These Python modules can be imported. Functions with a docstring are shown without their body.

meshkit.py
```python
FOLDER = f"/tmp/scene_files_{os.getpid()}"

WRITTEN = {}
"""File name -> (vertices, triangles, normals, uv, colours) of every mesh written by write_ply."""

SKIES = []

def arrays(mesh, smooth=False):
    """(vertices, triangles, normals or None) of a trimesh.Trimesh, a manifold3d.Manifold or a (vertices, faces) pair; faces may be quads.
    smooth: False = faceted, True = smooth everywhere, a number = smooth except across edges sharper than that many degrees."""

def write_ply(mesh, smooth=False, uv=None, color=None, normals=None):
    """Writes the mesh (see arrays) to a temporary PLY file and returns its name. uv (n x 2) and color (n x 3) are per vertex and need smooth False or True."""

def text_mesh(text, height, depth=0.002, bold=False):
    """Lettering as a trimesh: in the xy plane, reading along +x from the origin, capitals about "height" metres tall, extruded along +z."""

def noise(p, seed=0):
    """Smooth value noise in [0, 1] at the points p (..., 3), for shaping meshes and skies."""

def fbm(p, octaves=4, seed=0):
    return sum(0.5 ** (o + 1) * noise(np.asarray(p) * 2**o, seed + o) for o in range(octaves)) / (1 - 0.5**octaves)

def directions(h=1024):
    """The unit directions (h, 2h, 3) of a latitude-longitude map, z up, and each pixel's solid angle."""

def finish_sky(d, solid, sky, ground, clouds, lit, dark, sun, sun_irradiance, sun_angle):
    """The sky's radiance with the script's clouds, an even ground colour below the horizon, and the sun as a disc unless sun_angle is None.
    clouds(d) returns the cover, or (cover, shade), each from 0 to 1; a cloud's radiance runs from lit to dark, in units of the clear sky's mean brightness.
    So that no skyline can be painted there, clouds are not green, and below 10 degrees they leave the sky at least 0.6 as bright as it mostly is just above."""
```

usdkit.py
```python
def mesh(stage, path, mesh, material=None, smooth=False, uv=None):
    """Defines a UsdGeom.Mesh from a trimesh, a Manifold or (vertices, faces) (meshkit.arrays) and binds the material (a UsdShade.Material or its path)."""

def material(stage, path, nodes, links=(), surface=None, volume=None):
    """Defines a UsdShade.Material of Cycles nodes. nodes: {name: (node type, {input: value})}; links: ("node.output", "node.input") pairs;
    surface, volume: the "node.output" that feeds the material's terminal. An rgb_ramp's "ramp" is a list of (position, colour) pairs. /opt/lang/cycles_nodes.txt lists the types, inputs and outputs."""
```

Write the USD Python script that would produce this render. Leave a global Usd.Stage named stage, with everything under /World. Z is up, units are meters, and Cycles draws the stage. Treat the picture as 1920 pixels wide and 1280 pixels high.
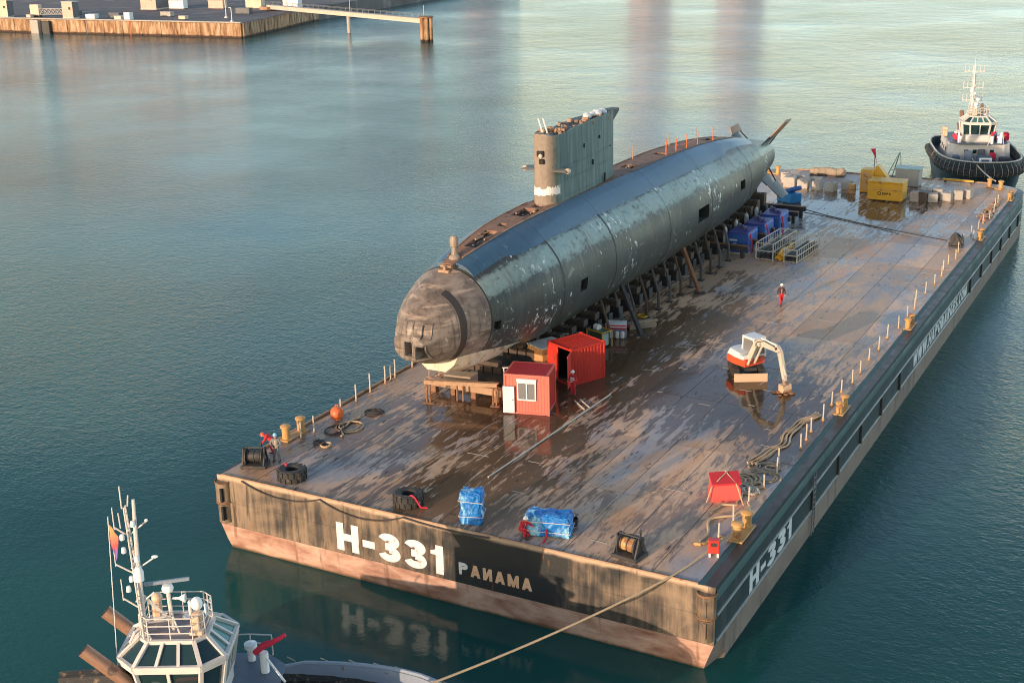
import math, random
import numpy as np, trimesh, manifold3d as m3
import usdkit, meshkit
from pxr import Usd, UsdGeom, UsdLux, UsdShade, Gf, Sdf
from shapely.geometry import Polygon

stage = Usd.Stage.CreateInMemory()
UsdGeom.SetStageUpAxis(stage, 'Z')
UsdGeom.SetStageMetersPerUnit(stage, 1.0)
UsdGeom.Xform.Define(stage, '/World')
UsdGeom.Scope.Define(stage, '/World/Looks')
rng = random.Random(331)
nrg = np.random.default_rng(331)

# ------------------------------------------------------------------ camera
CAM = np.array([49.018, -53.336, 35.702]); YAW, PITCH, ROLL = -0.5018, 0.3209, -0.0225
FWD = np.array([math.sin(YAW) * math.cos(PITCH), math.cos(YAW) * math.cos(PITCH), -math.sin(PITCH)])
R0 = np.array([math.cos(YAW), -math.sin(YAW), 0.0]); U0 = np.cross(R0, FWD)
RGT = R0 * math.cos(ROLL) + U0 * math.sin(ROLL); UPV = -R0 * math.sin(ROLL) + U0 * math.cos(ROLL)
cam = UsdGeom.Camera.Define(stage, '/World/camera')
mt = Gf.Matrix4d(*RGT, 0, *UPV, 0, *(-FWD), 0, *CAM, 1)
cam.AddTransformOp().Set(mt)
cam.CreateHorizontalApertureAttr(36.0); cam.CreateVerticalApertureAttr(24.0)
cam.CreateFocalLengthAttr(36.0 * 2472.9 / 1920)
cam.CreateClippingRangeAttr(Gf.Vec2f(0.5, 20000))
cam.CreateExposureAttr(1.02)

# ------------------------------------------------------------------ sky and sun
SUN_AZ, SUN_EL = math.radians(13.0), math.radians(8.6)        # the light travels towards azimuth SUN_AZ (from +y to +x)
TO_SUN = np.array([-math.sin(SUN_AZ) * math.cos(SUN_EL), -math.cos(SUN_AZ) * math.cos(SUN_EL), math.sin(SUN_EL)])
dome = UsdLux.DomeLight.Define(stage, '/World/sky')
dome.GetPrim().SetCustomDataByKey('kind', 'structure')
dome.GetPrim().SetCustomDataByKey('label', 'clear late afternoon sky over the harbour')
skym = usdkit.material(stage, '/World/Looks/sky', {
    's': ('sky_texture', {'sky_type': 'single_scattering', 'sun_disc': False, 'sun_elevation': SUN_EL,
                          'sun_rotation': math.atan2(TO_SUN[0], TO_SUN[1]), 'altitude': 20.0, 'air_density': 0.74, 'aerosol_density': 0.45, 'ozone_density': 0.42}),
    'b': ('background_shader', {'strength': 0.15})}, [('s.color', 'b.color')], surface='b.background')
UsdShade.MaterialBindingAPI.Apply(dome.GetPrim()).Bind(skym)
sun = UsdLux.DistantLight.Define(stage, '/World/sun')
zx = TO_SUN; xx = np.cross([0, 0, 1.0], zx); xx /= np.linalg.norm(xx); yx = np.cross(zx, xx)
sun.AddTransformOp().Set(Gf.Matrix4d(*xx, 0, *yx, 0, *zx, 0, 0, 0, 0, 1))
sun.CreateNormalizeAttr(True); sun.CreateIntensityAttr(0.66); sun.CreateAngleAttr(0.5)
sun.CreateColorAttr(Gf.Vec3f(1.0, 0.72, 0.52))

# ------------------------------------------------------------------ helpers
H = 4.62                                                    # deck height above the water
BW, BL = 30.48, 100.58                                      # barge beam and length

class G:                                                     # a small builder of node graphs
    def __init__(s): s.nodes, s.links, s.k = {}, [], 0
    def n(s, kind, out=None, **kw):
        s.k += 1; name = f'n{s.k}'; ins = {}
        for k, v in kw.items():
            if isinstance(v, str) and '.' in v and v.split('.')[0] in s.nodes: s.links.append((v, f'{name}.{k}'))
            else: ins[k] = v
        s.nodes[name] = (kind, ins)
        return f'{name}.{out}' if out else name
    def pos(s): return s.n('geometry', 'position')
    def map(s, vec, scale=(1, 1, 1), rotation=(0, 0, 0), location=(0, 0, 0)): return s.n('mapping', 'vector', vector=vec, scale=scale, rotation=rotation, location=location)
    def noise(s, vec, scale, detail=4.0, roughness=0.55, distortion=0.0): return s.n('noise_texture', 'fac', vector=vec, scale=float(scale), detail=float(detail), roughness=float(roughness), distortion=float(distortion))
    def ss(s, v, a, b, lo=0.0, hi=1.0): return s.n('map_range', 'result', range_type='smoothstep', value=v, from_min=float(a), from_max=float(b), to_min=float(lo), to_max=float(hi))
    def lin(s, v, a, b, lo=0.0, hi=1.0): return s.n('map_range', 'result', value=v, from_min=float(a), from_max=float(b), to_min=float(lo), to_max=float(hi), clamp=True)
    def mix(s, f, a, b, t='mix'): return s.n('mix', 'color', mix_type=t, fac=f, color1=a, color2=b)
    def math(s, op, a, b=0.0): return s.n('math', 'value', math_type=op, value1=a, value2=b)
    def xyz(s, v): n = s.n('separate_xyz', vector=v); return n + '.x', n + '.y', n + '.z'
    def ramp(s, f, stops): return s.n('rgb_ramp', 'color', fac=f, ramp=stops)
    def bump(s, h, dist, strength=1.0, normal=None):
        kw = dict(height=h, distance=float(dist), strength=float(strength))
        if normal: kw['normal'] = normal
        return s.n('bump', 'normal', **kw)
    def out(s, name, **kw):
        b = s.n('principled_bsdf', **kw)
        return usdkit.material(stage, f'/World/Looks/{name}', s.nodes, s.links, surface=f'{b}.BSDF')

def c3(c, k=1.0): return tuple(float(min(1, x * k)) for x in c)

def paint(name, base, rough=0.5, metal=0.0, var=0.35, vs=0.8, rust=0.0, rust_col=(0.16, 0.07, 0.03), rs=1.3, bump=0.0, bs=6.0, streak=0.0, rr=0.12):
    """Weathered surface: tone variation, dirt or rust in patches, vertical streaks."""
    g = G(); p = g.pos()
    col = g.mix(g.noise(p, vs, 5, 0.6), c3(base, 1 - var), c3(base, 1 + var * 0.7))
    if streak: col = g.mix(g.math('multiply', g.ss(g.noise(g.map(p, (3.0, 3.0, 0.25)), 1.0, 4, 0.6), 0.5, 0.72), streak), col, c3(rust_col, 1.0))
    if rust: col = g.mix(g.ss(g.noise(p, rs, 6, 0.65), 0.66 - 0.28 * rust, 0.72 - 0.2 * rust), col, c3(rust_col))
    kw = dict(base_color=col, metallic=float(metal), roughness=g.lin(g.noise(p, vs * 2.3, 3), 0.25, 0.75, max(0.04, rough - rr), min(1, rough + rr)))
    if bump: kw['normal'] = g.bump(g.noise(p, bs, 4), bump)
    return g.out(name, **kw)

_names = {}
def uniq(parent, name):
    k = (parent, name); n = _names.get(k, 0); _names[k] = n + 1
    return f'{parent}/{name}' + (f'_{n:03d}' if n else '')

def tag(o, label=None, cat=None, group=None, kind=None):
    for k, v in (('label', label), ('category', cat), ('group', group), ('kind', kind)):
        if v: o.SetCustomDataByKey(k, v)
    return o

def thing(name, label, cat, loc=(0, 0, 0), rz=0.0, group=None, kind=None, scale=None):
    x = UsdGeom.Xform.Define(stage, uniq('/World', name))
    x.AddTranslateOp().Set(Gf.Vec3d(*map(float, loc))); x.AddRotateZOp().Set(float(rz))
    if scale: x.AddScaleOp().Set(Gf.Vec3f(*map(float, scale)))
    return tag(x.GetPrim(), label, cat, group, kind)

def part(parent, name, mesh, mat, smooth=False, label=None):
    if isinstance(mesh, MB): mesh = mesh.get()
    pp = parent if isinstance(parent, str) else str(parent.GetPath())
    o = usdkit.mesh(stage, uniq(pp, name), mesh, mat, smooth=smooth).GetPrim()
    if label: o.SetCustomDataByKey('label', label)
    return o

def solo(name, mesh, mat, label, cat, group=None, kind=None, smooth=False):
    return tag(part('/World', name, mesh, mat, smooth), label, cat, group, kind)

def dup(root, loc, rz, label, group=None, scale=None):
    was = root.GetCustomData(); base = root.GetName()
    if base[-4:-3] == '_' and base[-3:].isdigit(): base = base[:-4]
    r = thing(base, label, was['category'], loc, rz, group or was.get('group'), scale=scale)
    r.GetReferences().AddInternalReference(root.GetPath()); r.SetInstanceable(True)
    return r

_U = 'zeroth first second third fourth fifth sixth seventh eighth ninth tenth eleventh twelfth thirteenth fourteenth fifteenth sixteenth seventeenth eighteenth nineteenth'.split()
def nth(k):
    if k < 20: return _U[k]
    t_, u_ = divmod(k, 10)
    return (['', '', 'twentieth', 'thirtieth', 'fortieth'][t_]) if u_ == 0 else ['', '', 'twenty', 'thirty', 'forty'][t_] + ' ' + _U[u_]

class MB:                                                    # collects simple solids into one mesh
    def __init__(s): s.m = []
    def add(s, v, f): s.m.append((np.asarray(v, float), np.asarray(f, int))); return s
    def tm(s, t): return s.add(t.vertices, t.faces)
    def box(s, c, size, rz=0.0, b=0.0, tilt=None):
        hx, hy, hz = [q / 2 for q in size]
        if b:
            b = min(b, hx * .9, hy * .9, hz * .9)
            P = [(sx * (hx - b * (a != 0)), sy * (hy - b * (a != 1)), sz * (hz - b * (a != 2))) for sx in (-1, 1) for sy in (-1, 1) for sz in (-1, 1) for a in range(3)]
            t = trimesh.convex.convex_hull(np.array(P)); v, f = np.array(t.vertices), t.faces
        else:
            v = np.array([(x, y, z) for x in (-hx, hx) for y in (-hy, hy) for z in (-hz, hz)])
            f = [(0, 1, 3), (0, 3, 2), (4, 6, 7), (4, 7, 5), (0, 4, 5), (0, 5, 1), (2, 3, 7), (2, 7, 6), (0, 2, 6), (0, 6, 4), (1, 5, 7), (1, 7, 3)]
        if tilt is not None: v = v @ np.asarray(tilt).T
        a = math.radians(rz); v = v @ np.array([[math.cos(a), math.sin(a), 0], [-math.sin(a), math.cos(a), 0], [0, 0, 1]])
        return s.add(v + np.asarray(c, float), f)
    def bar(s, a, b, w, h, up=(0, 0, 1)):
        a, b = np.asarray(a, float), np.asarray(b, float); d = b - a; L = np.linalg.norm(d); d /= L
        up = np.asarray(up, float)
        if abs(d @ up) > 0.98: up = np.array([1.0, 0, 0])
        x = np.cross(d, up); x /= np.linalg.norm(x); z = np.cross(x, d)
        v = np.array([a + d * L * t + x * i * w / 2 + z * j * h / 2 for t in (0, 1) for i in (-1, 1) for j in (-1, 1)])
        f = [(0, 2, 3), (0, 3, 1), (4, 5, 7), (4, 7, 6), (0, 1, 5), (0, 5, 4), (2, 6, 7), (2, 7, 3), (0, 4, 6), (0, 6, 2), (1, 3, 7), (1, 7, 5)]
        return s.add(v, f)
    def tube(s, a, b, r, r2=None, n=8): return s.path([a, b], [r, r if r2 is None else r2], n)
    def path(s, pts, r, n=6, closed=False):
        pts = [np.asarray(p, float) for p in pts]; m = len(pts); r = np.broadcast_to(np.asarray(r, float), (m,))
        T = [pts[min(i + 1, m - 1)] - pts[max(i - 1, 0)] for i in range(m)]
        T = [t / max(1e-9, np.linalg.norm(t)) for t in T]
        u = np.cross(T[0], [0, 0, 1.0]); u = np.array([1.0, 0, 0]) if np.linalg.norm(u) < 1e-3 else u / np.linalg.norm(u)
        v, f = [], []
        for i in range(m):
            u = u - T[i] * (u @ T[i]); u /= np.linalg.norm(u); w = np.cross(T[i], u)
            for k in range(n):
                a = 2 * math.pi * k / n; v.append(pts[i] + r[i] * (u * math.cos(a) + w * math.sin(a)))
        for i in range(m - 1):
            for k in range(n):
                a, b_, c, d = i * n + k, i * n + (k + 1) % n, (i + 1) * n + (k + 1) % n, (i + 1) * n + k
                f += [(a, b_, c), (a, c, d)]
        o = len(v); v += [pts[0], pts[-1]]
        for k in range(n): f += [(o, (k + 1) % n, k), (o + 1, (m - 1) * n + k, (m - 1) * n + (k + 1) % n)]
        return s.add(v, f)
    def ball(s, c, r, sub=2, scale=(1, 1, 1)):
        t = trimesh.creation.icosphere(subdivisions=sub, radius=r); return s.add(t.vertices * np.asarray(scale) + np.asarray(c, float), t.faces)
    def lathe(s, prof, c=(0, 0, 0), n=20, axis='z'):
        prof = np.asarray(prof, float); v, f = [], []
        for k in range(n):
            a = 2 * math.pi * k / n
            for r, z in prof: v.append((r * math.cos(a), r * math.sin(a), z))
        m = len(prof)
        for k in range(n):
            for i in range(m - 1):
                a, b, c_, d = k * m + i, ((k + 1) % n) * m + i, ((k + 1) % n) * m + i + 1, k * m + i + 1
                f += [(a, b, c_), (a, c_, d)]
        v = np.array(v)
        if axis == 'x': v = v[:, [2, 0, 1]]
        if axis == 'y': v = v[:, [1, 2, 0]]
        return s.add(v + np.asarray(c, float), f)
    def prism(s, poly, z0, z1, M=None):
        t = trimesh.creation.extrude_polygon(Polygon(poly), z1 - z0, engine='earcut'); v = np.array(t.vertices) + [0, 0, z0]
        if M is not None: v = v @ np.asarray(M, float).T
        return s.add(v, t.faces)
    def man(s, m): q = m.to_mesh(); return s.add(q.vert_properties[:, :3], q.tri_verts)
    def move(s, d): s.m = [(v + np.asarray(d, float), f) for v, f in s.m]; return s
    def rotz(s, deg):
        a = math.radians(deg); M = np.array([[math.cos(a), math.sin(a), 0], [-math.sin(a), math.cos(a), 0], [0, 0, 1]])
        s.m = [(v @ M, f) for v, f in s.m]; return s
    def get(s):
        o, V, F = 0, [], []
        for v, f in s.m: V.append(v); F.append(f + o); o += len(v)
        return np.vstack(V), np.vstack(F)

def quad_wall(mb, a, b, c, d, t):
    """A thin slab on the quad a b c d, thickness t behind it."""
    P = np.array([a, b, c, d], float); n = np.cross(P[1] - P[0], P[3] - P[0]); n /= np.linalg.norm(n)
    v = np.vstack([P, P - n * t])
    mb.add(v, [(0, 1, 2), (0, 2, 3), (4, 6, 5), (4, 7, 6), (0, 5, 1), (0, 4, 5), (1, 6, 2), (1, 5, 6), (2, 7, 3), (2, 6, 7), (3, 4, 0), (3, 7, 4)])
    return mb

def sag(a, b, drop, n=14):
    a, b = np.asarray(a, float), np.asarray(b, float); t = np.linspace(0, 1, n)[:, None]
    p = a + (b - a) * t; p[:, 2] -= drop * 4 * (t * (1 - t))[:, 0]; return p

# ------------------------------------------------------------------ materials
RUST = (0.17, 0.075, 0.03)
M_rust = paint('rusty_steel', (0.22, 0.105, 0.05), 0.7, var=0.5, vs=2.0, rust=0.3, rust_col=(0.09, 0.04, 0.02), bump=0.02)
M_rustlite = paint('pale_rusty_steel', (0.36, 0.22, 0.13), 0.65, var=0.4, vs=1.5, rust=0.35, rust_col=(0.2, 0.09, 0.04))
M_steel = paint('grey_steel', (0.20, 0.20, 0.20), 0.5, 0.2, rust=0.25, rust_col=RUST)
M_dark = paint('dark_steel', (0.035, 0.034, 0.033), 0.55, rust=0.2, rust_col=(0.09, 0.05, 0.03))
M_black = paint('black_void', (0.008, 0.008, 0.008), 0.8, var=0.2)
M_timber = paint('dark_timber', (0.085, 0.06, 0.042), 0.8, var=0.5, vs=3.0)
M_timber2 = paint('pale_timber', (0.33, 0.25, 0.17), 0.8, var=0.4, vs=2.0)
M_red = paint('red_container_paint', (0.52, 0.035, 0.022), 0.42, var=0.18, rust=0.12, rust_col=(0.2, 0.04, 0.02))
M_redc = paint('sunlit_red_cabin_paint', (0.56, 0.125, 0.09), 0.5, var=0.18, rust=0.1, rust_col=(0.25, 0.06, 0.03))  # pinker red for the cabin front, sunlight put into the colour
M_white = paint('white_paint', (0.66, 0.65, 0.62), 0.4, var=0.12, rust=0.08, rust_col=(0.4, 0.3, 0.22))
M_cream = paint('cream_paint', (0.50, 0.44, 0.36), 0.45, var=0.18, rust=0.15, rust_col=(0.35, 0.2, 0.1))
M_yellow = paint('yellow_paint', (0.62, 0.32, 0.02), 0.45, var=0.2, rust=0.15, rust_col=(0.3, 0.15, 0.03))
M_gold = paint('worn_yellow_paint', (0.5, 0.28, 0.10), 0.5, var=0.35, rust=0.35, rust_col=(0.26, 0.12, 0.05))
M_orange = paint('orange_paint', (0.65, 0.14, 0.04), 0.45, var=0.2, rust=0.1)
M_exor = paint('red_orange_paint', (0.62, 0.085, 0.035), 0.4, var=0.15, rust=0.1, rust_col=(0.3, 0.1, 0.05))
M_blue = paint('blue_paint', (0.03, 0.10, 0.33), 0.4, var=0.25, rust=0.12, rust_col=(0.2, 0.25, 0.35))
M_purple = paint('violet_blue_paint', (0.07, 0.07, 0.26), 0.45, var=0.3)
M_teal = paint('pale_green_paint', (0.33, 0.43, 0.38), 0.5, var=0.2, rust=0.15)
M_rubber = paint('black_rubber', (0.03, 0.029, 0.027), 0.75, var=0.4, vs=5, rust=0.35, rust_col=(0.17, 0.12, 0.08), rs=2.5, bump=0.02)
M_rope = paint('tan_rope', (0.50, 0.36, 0.22), 0.85, var=0.35, vs=4)
M_ropedark = paint('dark_wire_rope', (0.05, 0.042, 0.036), 0.7, var=0.3, vs=4)
M_conc = paint('pale_concrete', (0.38, 0.345, 0.30), 0.85, var=0.25, vs=1.5, rust=0.15, rust_col=(0.3, 0.24, 0.18))
M_skin = paint('skin', (0.5, 0.3, 0.2), 0.6, var=0.08)
M_cred = paint('red_workwear', (0.5, 0.02, 0.03), 0.8, var=0.25, vs=5)
M_cgrey = paint('grey_workwear', (0.16, 0.165, 0.16), 0.85, var=0.3, vs=5)
M_cdark = paint('dark_jacket_cloth', (0.06, 0.03, 0.03), 0.85, var=0.3, vs=5)
M_hwhite = paint('white_helmet', (0.8, 0.79, 0.76), 0.3, var=0.05)
M_hblue = paint('pale_blue_helmet', (0.22, 0.48, 0.62), 0.3, var=0.05)
M_strap = paint('red_webbing', (0.6, 0.02, 0.05), 0.7, var=0.15)
def glass(name, tint, rough=0.05):
    g = G(); return g.out(name, base_color=tint, roughness=rough, metallic=0.0, ior=1.5, specular_ior_level=0.8)
M_glass = glass('dark_window_glass', (0.012, 0.03, 0.032))
M_glassgreen = glass('green_tinted_glass', (0.05, 0.14, 0.12), 0.08)
M_glassgrey = glass('grey_window_glass', (0.16, 0.16, 0.16), 0.12)
def tarp(name, col, pale):
    g = G(); p = g.pos(); n = g.noise(g.map(p, (1.4, 1.4, 0.8)), 1.0, 5, 0.55, 0.9)
    return g.out(name, base_color=g.mix(g.ss(n, 0.51, 0.64), col, pale), roughness=0.3, normal=g.bump(g.noise(p, 4.0, 5, 0.6, 0.8), 0.12))  # pale patches paint sunlit facets and highlights into the cloth colour
M_tarp = tarp('blue_tarpaulin', (0.01, 0.17, 0.50), (0.30, 0.62, 0.78))

def water_material():
    g = G(); p = g.pos(); x, y, z = g.xyz(p)
    w1 = g.noise(g.map(p, (1.0, 1.5, 1.0), (0, 0, 0.45)), 0.95, 3, 0.6, 0.4)
    w2 = g.noise(g.map(p, (1.0, 1.9, 1.0), (0, 0, 1.25)), 2.6, 3, 0.6, 0.3)
    big = g.noise(p, 0.022, 3, 0.5)
    vec = g.n('vector_math', 'value', math_type='distance', vector1=g.map(p, (1.0, 1.5, 0.0)), vector2=(13.0, -10.0, 0.0))
    lee = g.lin(vec, 14, 42, 0.12, 1.0)                       # sheltered water between the tug and the barge lies flatter
    lee = g.math('multiply', lee, g.ss(y, 110, 320, 1.0, 1.25))       # the inner basin beyond lies calmer
    amp = g.math('multiply', lee, g.lin(big, 0.3, 0.7, 0.35, 1.5))
    w0 = g.noise(g.map(p, (1.0, 1.0, 1.0), (0, 0, 0.2)), 0.17, 4, 0.6, 0.5)
    hgt = g.math('multiply', g.math('add', g.math('add', w1, g.math('multiply', w0, g.ss(y, 60, 260, 0.8, 4.5))), g.math('multiply', w2, 0.8)), amp)
    col = g.mix(g.ss(g.noise(p, 0.016, 4, 0.6), 0.4, 0.62), (0.005, 0.046, 0.042), (0.014, 0.076, 0.064))
    return g.out('harbour_water', base_color=col, roughness=g.ss(y, 130, 420, 0.04, 0.13), ior=1.27, normal=g.bump(hgt, 0.066))
M_water = water_material()

def deck_material(name, under=False):
    g = G(); p = g.pos(); x, y, z = g.xyz(p); rnd = g.n('object_info', 'random')
    st = g.noise(g.map(p, (2.7, 0.44, 1.0), (0, 0, 0.06)), 1.0, 6, 0.64, 0.6)       # long streaks of water and dirt
    st2 = g.noise(g.map(p, (1.1, 0.34, 1.0), (0, 0, 0.12), (9, 4, 0)), 1.0, 5, 0.6, 0.8)
    st = g.math('add', g.math('multiply', st, 0.80), g.math('multiply', st2, 0.20))
    fine = g.noise(g.map(p, (4.5, 1.1, 1.0), (0, 0, .05)), 1.5, 6, 0.7)
    big = g.noise(p, 0.13, 4, 0.55, 0.6)
    d = g.n('vector_math', 'value', math_type='distance', vector1=g.map(p, (1.0, 0.36, 0.0)), vector2=(11.5, 8.4, 0.0))
    d2 = g.n('vector_math', 'value', math_type='distance', vector1=g.map(p, (1.0, 0.8, 0.0)), vector2=(18.0, 66.0, 0.0))
    d3 = g.n('vector_math', 'value', math_type='distance', vector1=g.map(p, (1.0, 1.0, 0.0)), vector2=(24.0, 25.0, 0.0))
    d = g.math('minimum', g.math('minimum', d, d2), d3)
    bias = g.math('add', g.lin(d, 2.0, 14.0, 0.12, -0.06), g.lin(big, 0.3, 0.7, -0.10, 0.10))
    bias = g.math('add', bias, g.lin(rnd, 0, 1, -0.035, 0.035))
    wet = g.math('multiply', g.ss(g.math('add', st, bias), 0.488, 0.56), g.lin(d, 4.0, 13.0, 1.0, 0.5))
    damp = g.ss(g.math('add', g.math('add', g.math('multiply', st, 0.5), g.math('multiply', fine, 0.5)), bias), 0.40, 0.58)
    grey = g.mix(fine, (0.19, 0.18, 0.19), (0.46, 0.43, 0.43))
    tan = g.mix(fine, (0.38, 0.22, 0.125), (0.82, 0.53, 0.33))
    col = g.mix(g.ss(g.noise(g.map(p, (1.0, 0.6, 1.0)), 0.13, 5, 0.6, 0.6), 0.40, 0.56), grey, tan)
    col = g.mix(g.ss(g.noise(g.map(p, (1.0, 0.5, 1.0), (0, 0, 0), (7, 3, 0)), 0.20, 6, 0.65, 0.6), 0.54, 0.66, 0, .85), col, (0.56, 0.29, 0.14))
    col = g.mix(g.math('multiply', damp, 0.45), col, (0.075, 0.055, 0.045))
    col = g.mix(wet, col, g.mix(fine, (0.030, 0.016, 0.008), (0.095, 0.052, 0.028)))
    col = g.mix(g.ss(fine, 0.60, 0.70, 0, 0.75), col, (0.06, 0.045, 0.036))
    tone = g.lin(rnd, 0, 1, 0.72, 1.2)
    hs = g.n('hsv', 'color', hue=0.5, saturation=1.0, value=tone, fac=1.0, color=col)
    rough = g.lin(wet, 0, 1, 0.46, 0.055); rough = g.math('subtract', rough, g.math('multiply', damp, 0.08)) 
    rough = g.math('maximum', rough, 0.05)
    dryb = g.bump(g.math('multiply', fine, g.lin(wet, 0, 1, 1.0, 0.12)), 0.018)
    nb = g.bump(g.noise(p, 0.55, 3, 0.5), 0.02, 1.0, dryb)
    return g.out(name, base_color=hs, roughness=rough, ior=1.36, normal=nb)
M_deck = deck_material('wet_steel_deck')
M_seam = paint('dirty_deck_seam', (0.035, 0.026, 0.02), 0.45, var=0.4)

def end_material():
    """Black paint with a pale scuffed and dusty bloom, worn away in vertical runs; tug shadow painted in."""
    g = G(); p = g.pos(); x, y, z = g.xyz(p)
    run = g.noise(g.map(p, (1.5, 1.0, 0.16)), 1.0, 6, 0.62, 0.2)
    blot = g.noise(g.map(p, (0.30, 1.0, 0.5)), 1.0, 5, 0.6, 0.6)
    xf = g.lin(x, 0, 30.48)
    tug_shade = g.n('rgb_ramp', 'color', fac=xf, ramp=[(0, (.27,) * 3), (0.25, (.22,) * 3), (0.40, (.19,) * 3), (0.49, (.15,) * 3), (0.53, (-0.0,) * 3), (0.70, (0.0,) * 3), (0.75, (.14,) * 3), (1, (.23,) * 3)])  # bloom held back midway along: painted shadow of the near tug
    bw = g.n('rgb_to_bw', 'val', color=tug_shade)
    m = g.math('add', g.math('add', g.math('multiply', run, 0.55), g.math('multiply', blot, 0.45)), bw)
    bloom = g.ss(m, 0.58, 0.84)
    fine = g.noise(g.map(p, (6, 1, 0.8)), 1.0, 4, 0.6)
    pale = g.mix(fine, (0.13, 0.09, 0.055), (0.35, 0.255, 0.17))
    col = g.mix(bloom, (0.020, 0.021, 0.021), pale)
    top = g.ss(g.math('add', z, g.math('multiply', blot, 0.5)), 4.55, 4.80)
    col = g.mix(top, col, (0.46, 0.32, 0.21))
    col = g.mix(g.ss(run, 0.57, 0.68, 0, 0.85), col, (0.03, 0.024, 0.018))
    col = g.mix(g.ss(g.noise(g.map(p, (2.2, 1, 0.35), (0, 0, 0), (3, 0, 1)), 1.0, 5, 0.6), 0.62, 0.70, 0, 0.7), col, (0.22, 0.09, 0.035))
    return g.out('worn_black_hull_paint', base_color=col, roughness=0.5, normal=g.bump(g.noise(p, 2.0, 4), 0.02))
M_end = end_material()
def boot_material():
    g = G(); p = g.pos(); x, y, z = g.xyz(p)
    n = g.noise(g.map(p, (0.5, 1.0, 1.3)), 1.0, 6, 0.62, 0.3)
    col = g.ramp(n, [(0.3, (0.20, 0.085, 0.055)), (0.48, (0.38, 0.22, 0.155)), (0.62, (0.50, 0.33, 0.245)), (0.72, (0.42, 0.2, 0.1))])
    col = g.mix(g.ss(g.noise(g.map(p, (1.6, 1, 0.22)), 1.0, 5, 0.6), 0.58, 0.68, 0, 0.6), col, (0.13, 0.06, 0.035))
    col = g.mix(g.ss(g.math('add', z, g.math('multiply', n, 0.35)), 0.42, 0.16), col, (0.10, 0.062, 0.03))
    return g.out('pink_boot_top_paint', base_color=col, roughness=0.55)
M_boot = boot_material()
def side_material(name, a, b, stain, wet=0.35):
    g = G(); p = g.pos()
    n = g.noise(g.map(p, (1, 0.5, 0.8)), 0.8, 6, 0.62, 0.3)
    col = g.mix(n, a, b)
    col = g.mix(g.ss(g.noise(g.map(p, (1, 1.2, 0.18)), 1.0, 5, 0.6), 0.54, 0.70, 0, 0.7), col, stain)
    return g.out(name, base_color=col, roughness=g.lin(n, 0.3, 0.7, wet - 0.1, wet + 0.15), normal=g.bump(g.noise(p, 1.3, 4), 0.02))
M_side = side_material('dark_green_hull_paint', (0.009, 0.017, 0.017), (0.021, 0.034, 0.033), (0.045, 0.046, 0.042), 0.45)
M_gun = side_material('dark_green_gunwale_paint', (0.014, 0.050, 0.052), (0.036, 0.095, 0.095), (0.05, 0.085, 0.08), 0.6)
M_band = side_material('rusty_waterline_band', (0.10, 0.075, 0.062), (0.27, 0.215, 0.175), (0.06, 0.04, 0.03), 0.6)
M_letter = paint('white_lettering', (0.74, 0.70, 0.65), 0.5, var=0.18, rust=0.36, rust_col=(0.45, 0.35, 0.28), rs=2.0)
M_letter_lit = paint('sunlit_orange_lettering', (0.72, 0.42, 0.24), 0.5, var=0.2, rust=0.2, rust_col=(0.75, 0.68, 0.6), rs=2.5)  # orange of the low sun put into the letter colour
M_letter_side = paint('dull_white_lettering', (0.6, 0.62, 0.6), 0.5, var=0.2, rust=0.2, rust_col=(0.2, 0.2, 0.19), rs=2.0)
M_tan = paint('worn_tan_steel', (0.52, 0.35, 0.22), 0.55, var=0.25, rust=0.25, rust_col=(0.3, 0.17, 0.09))
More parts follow.
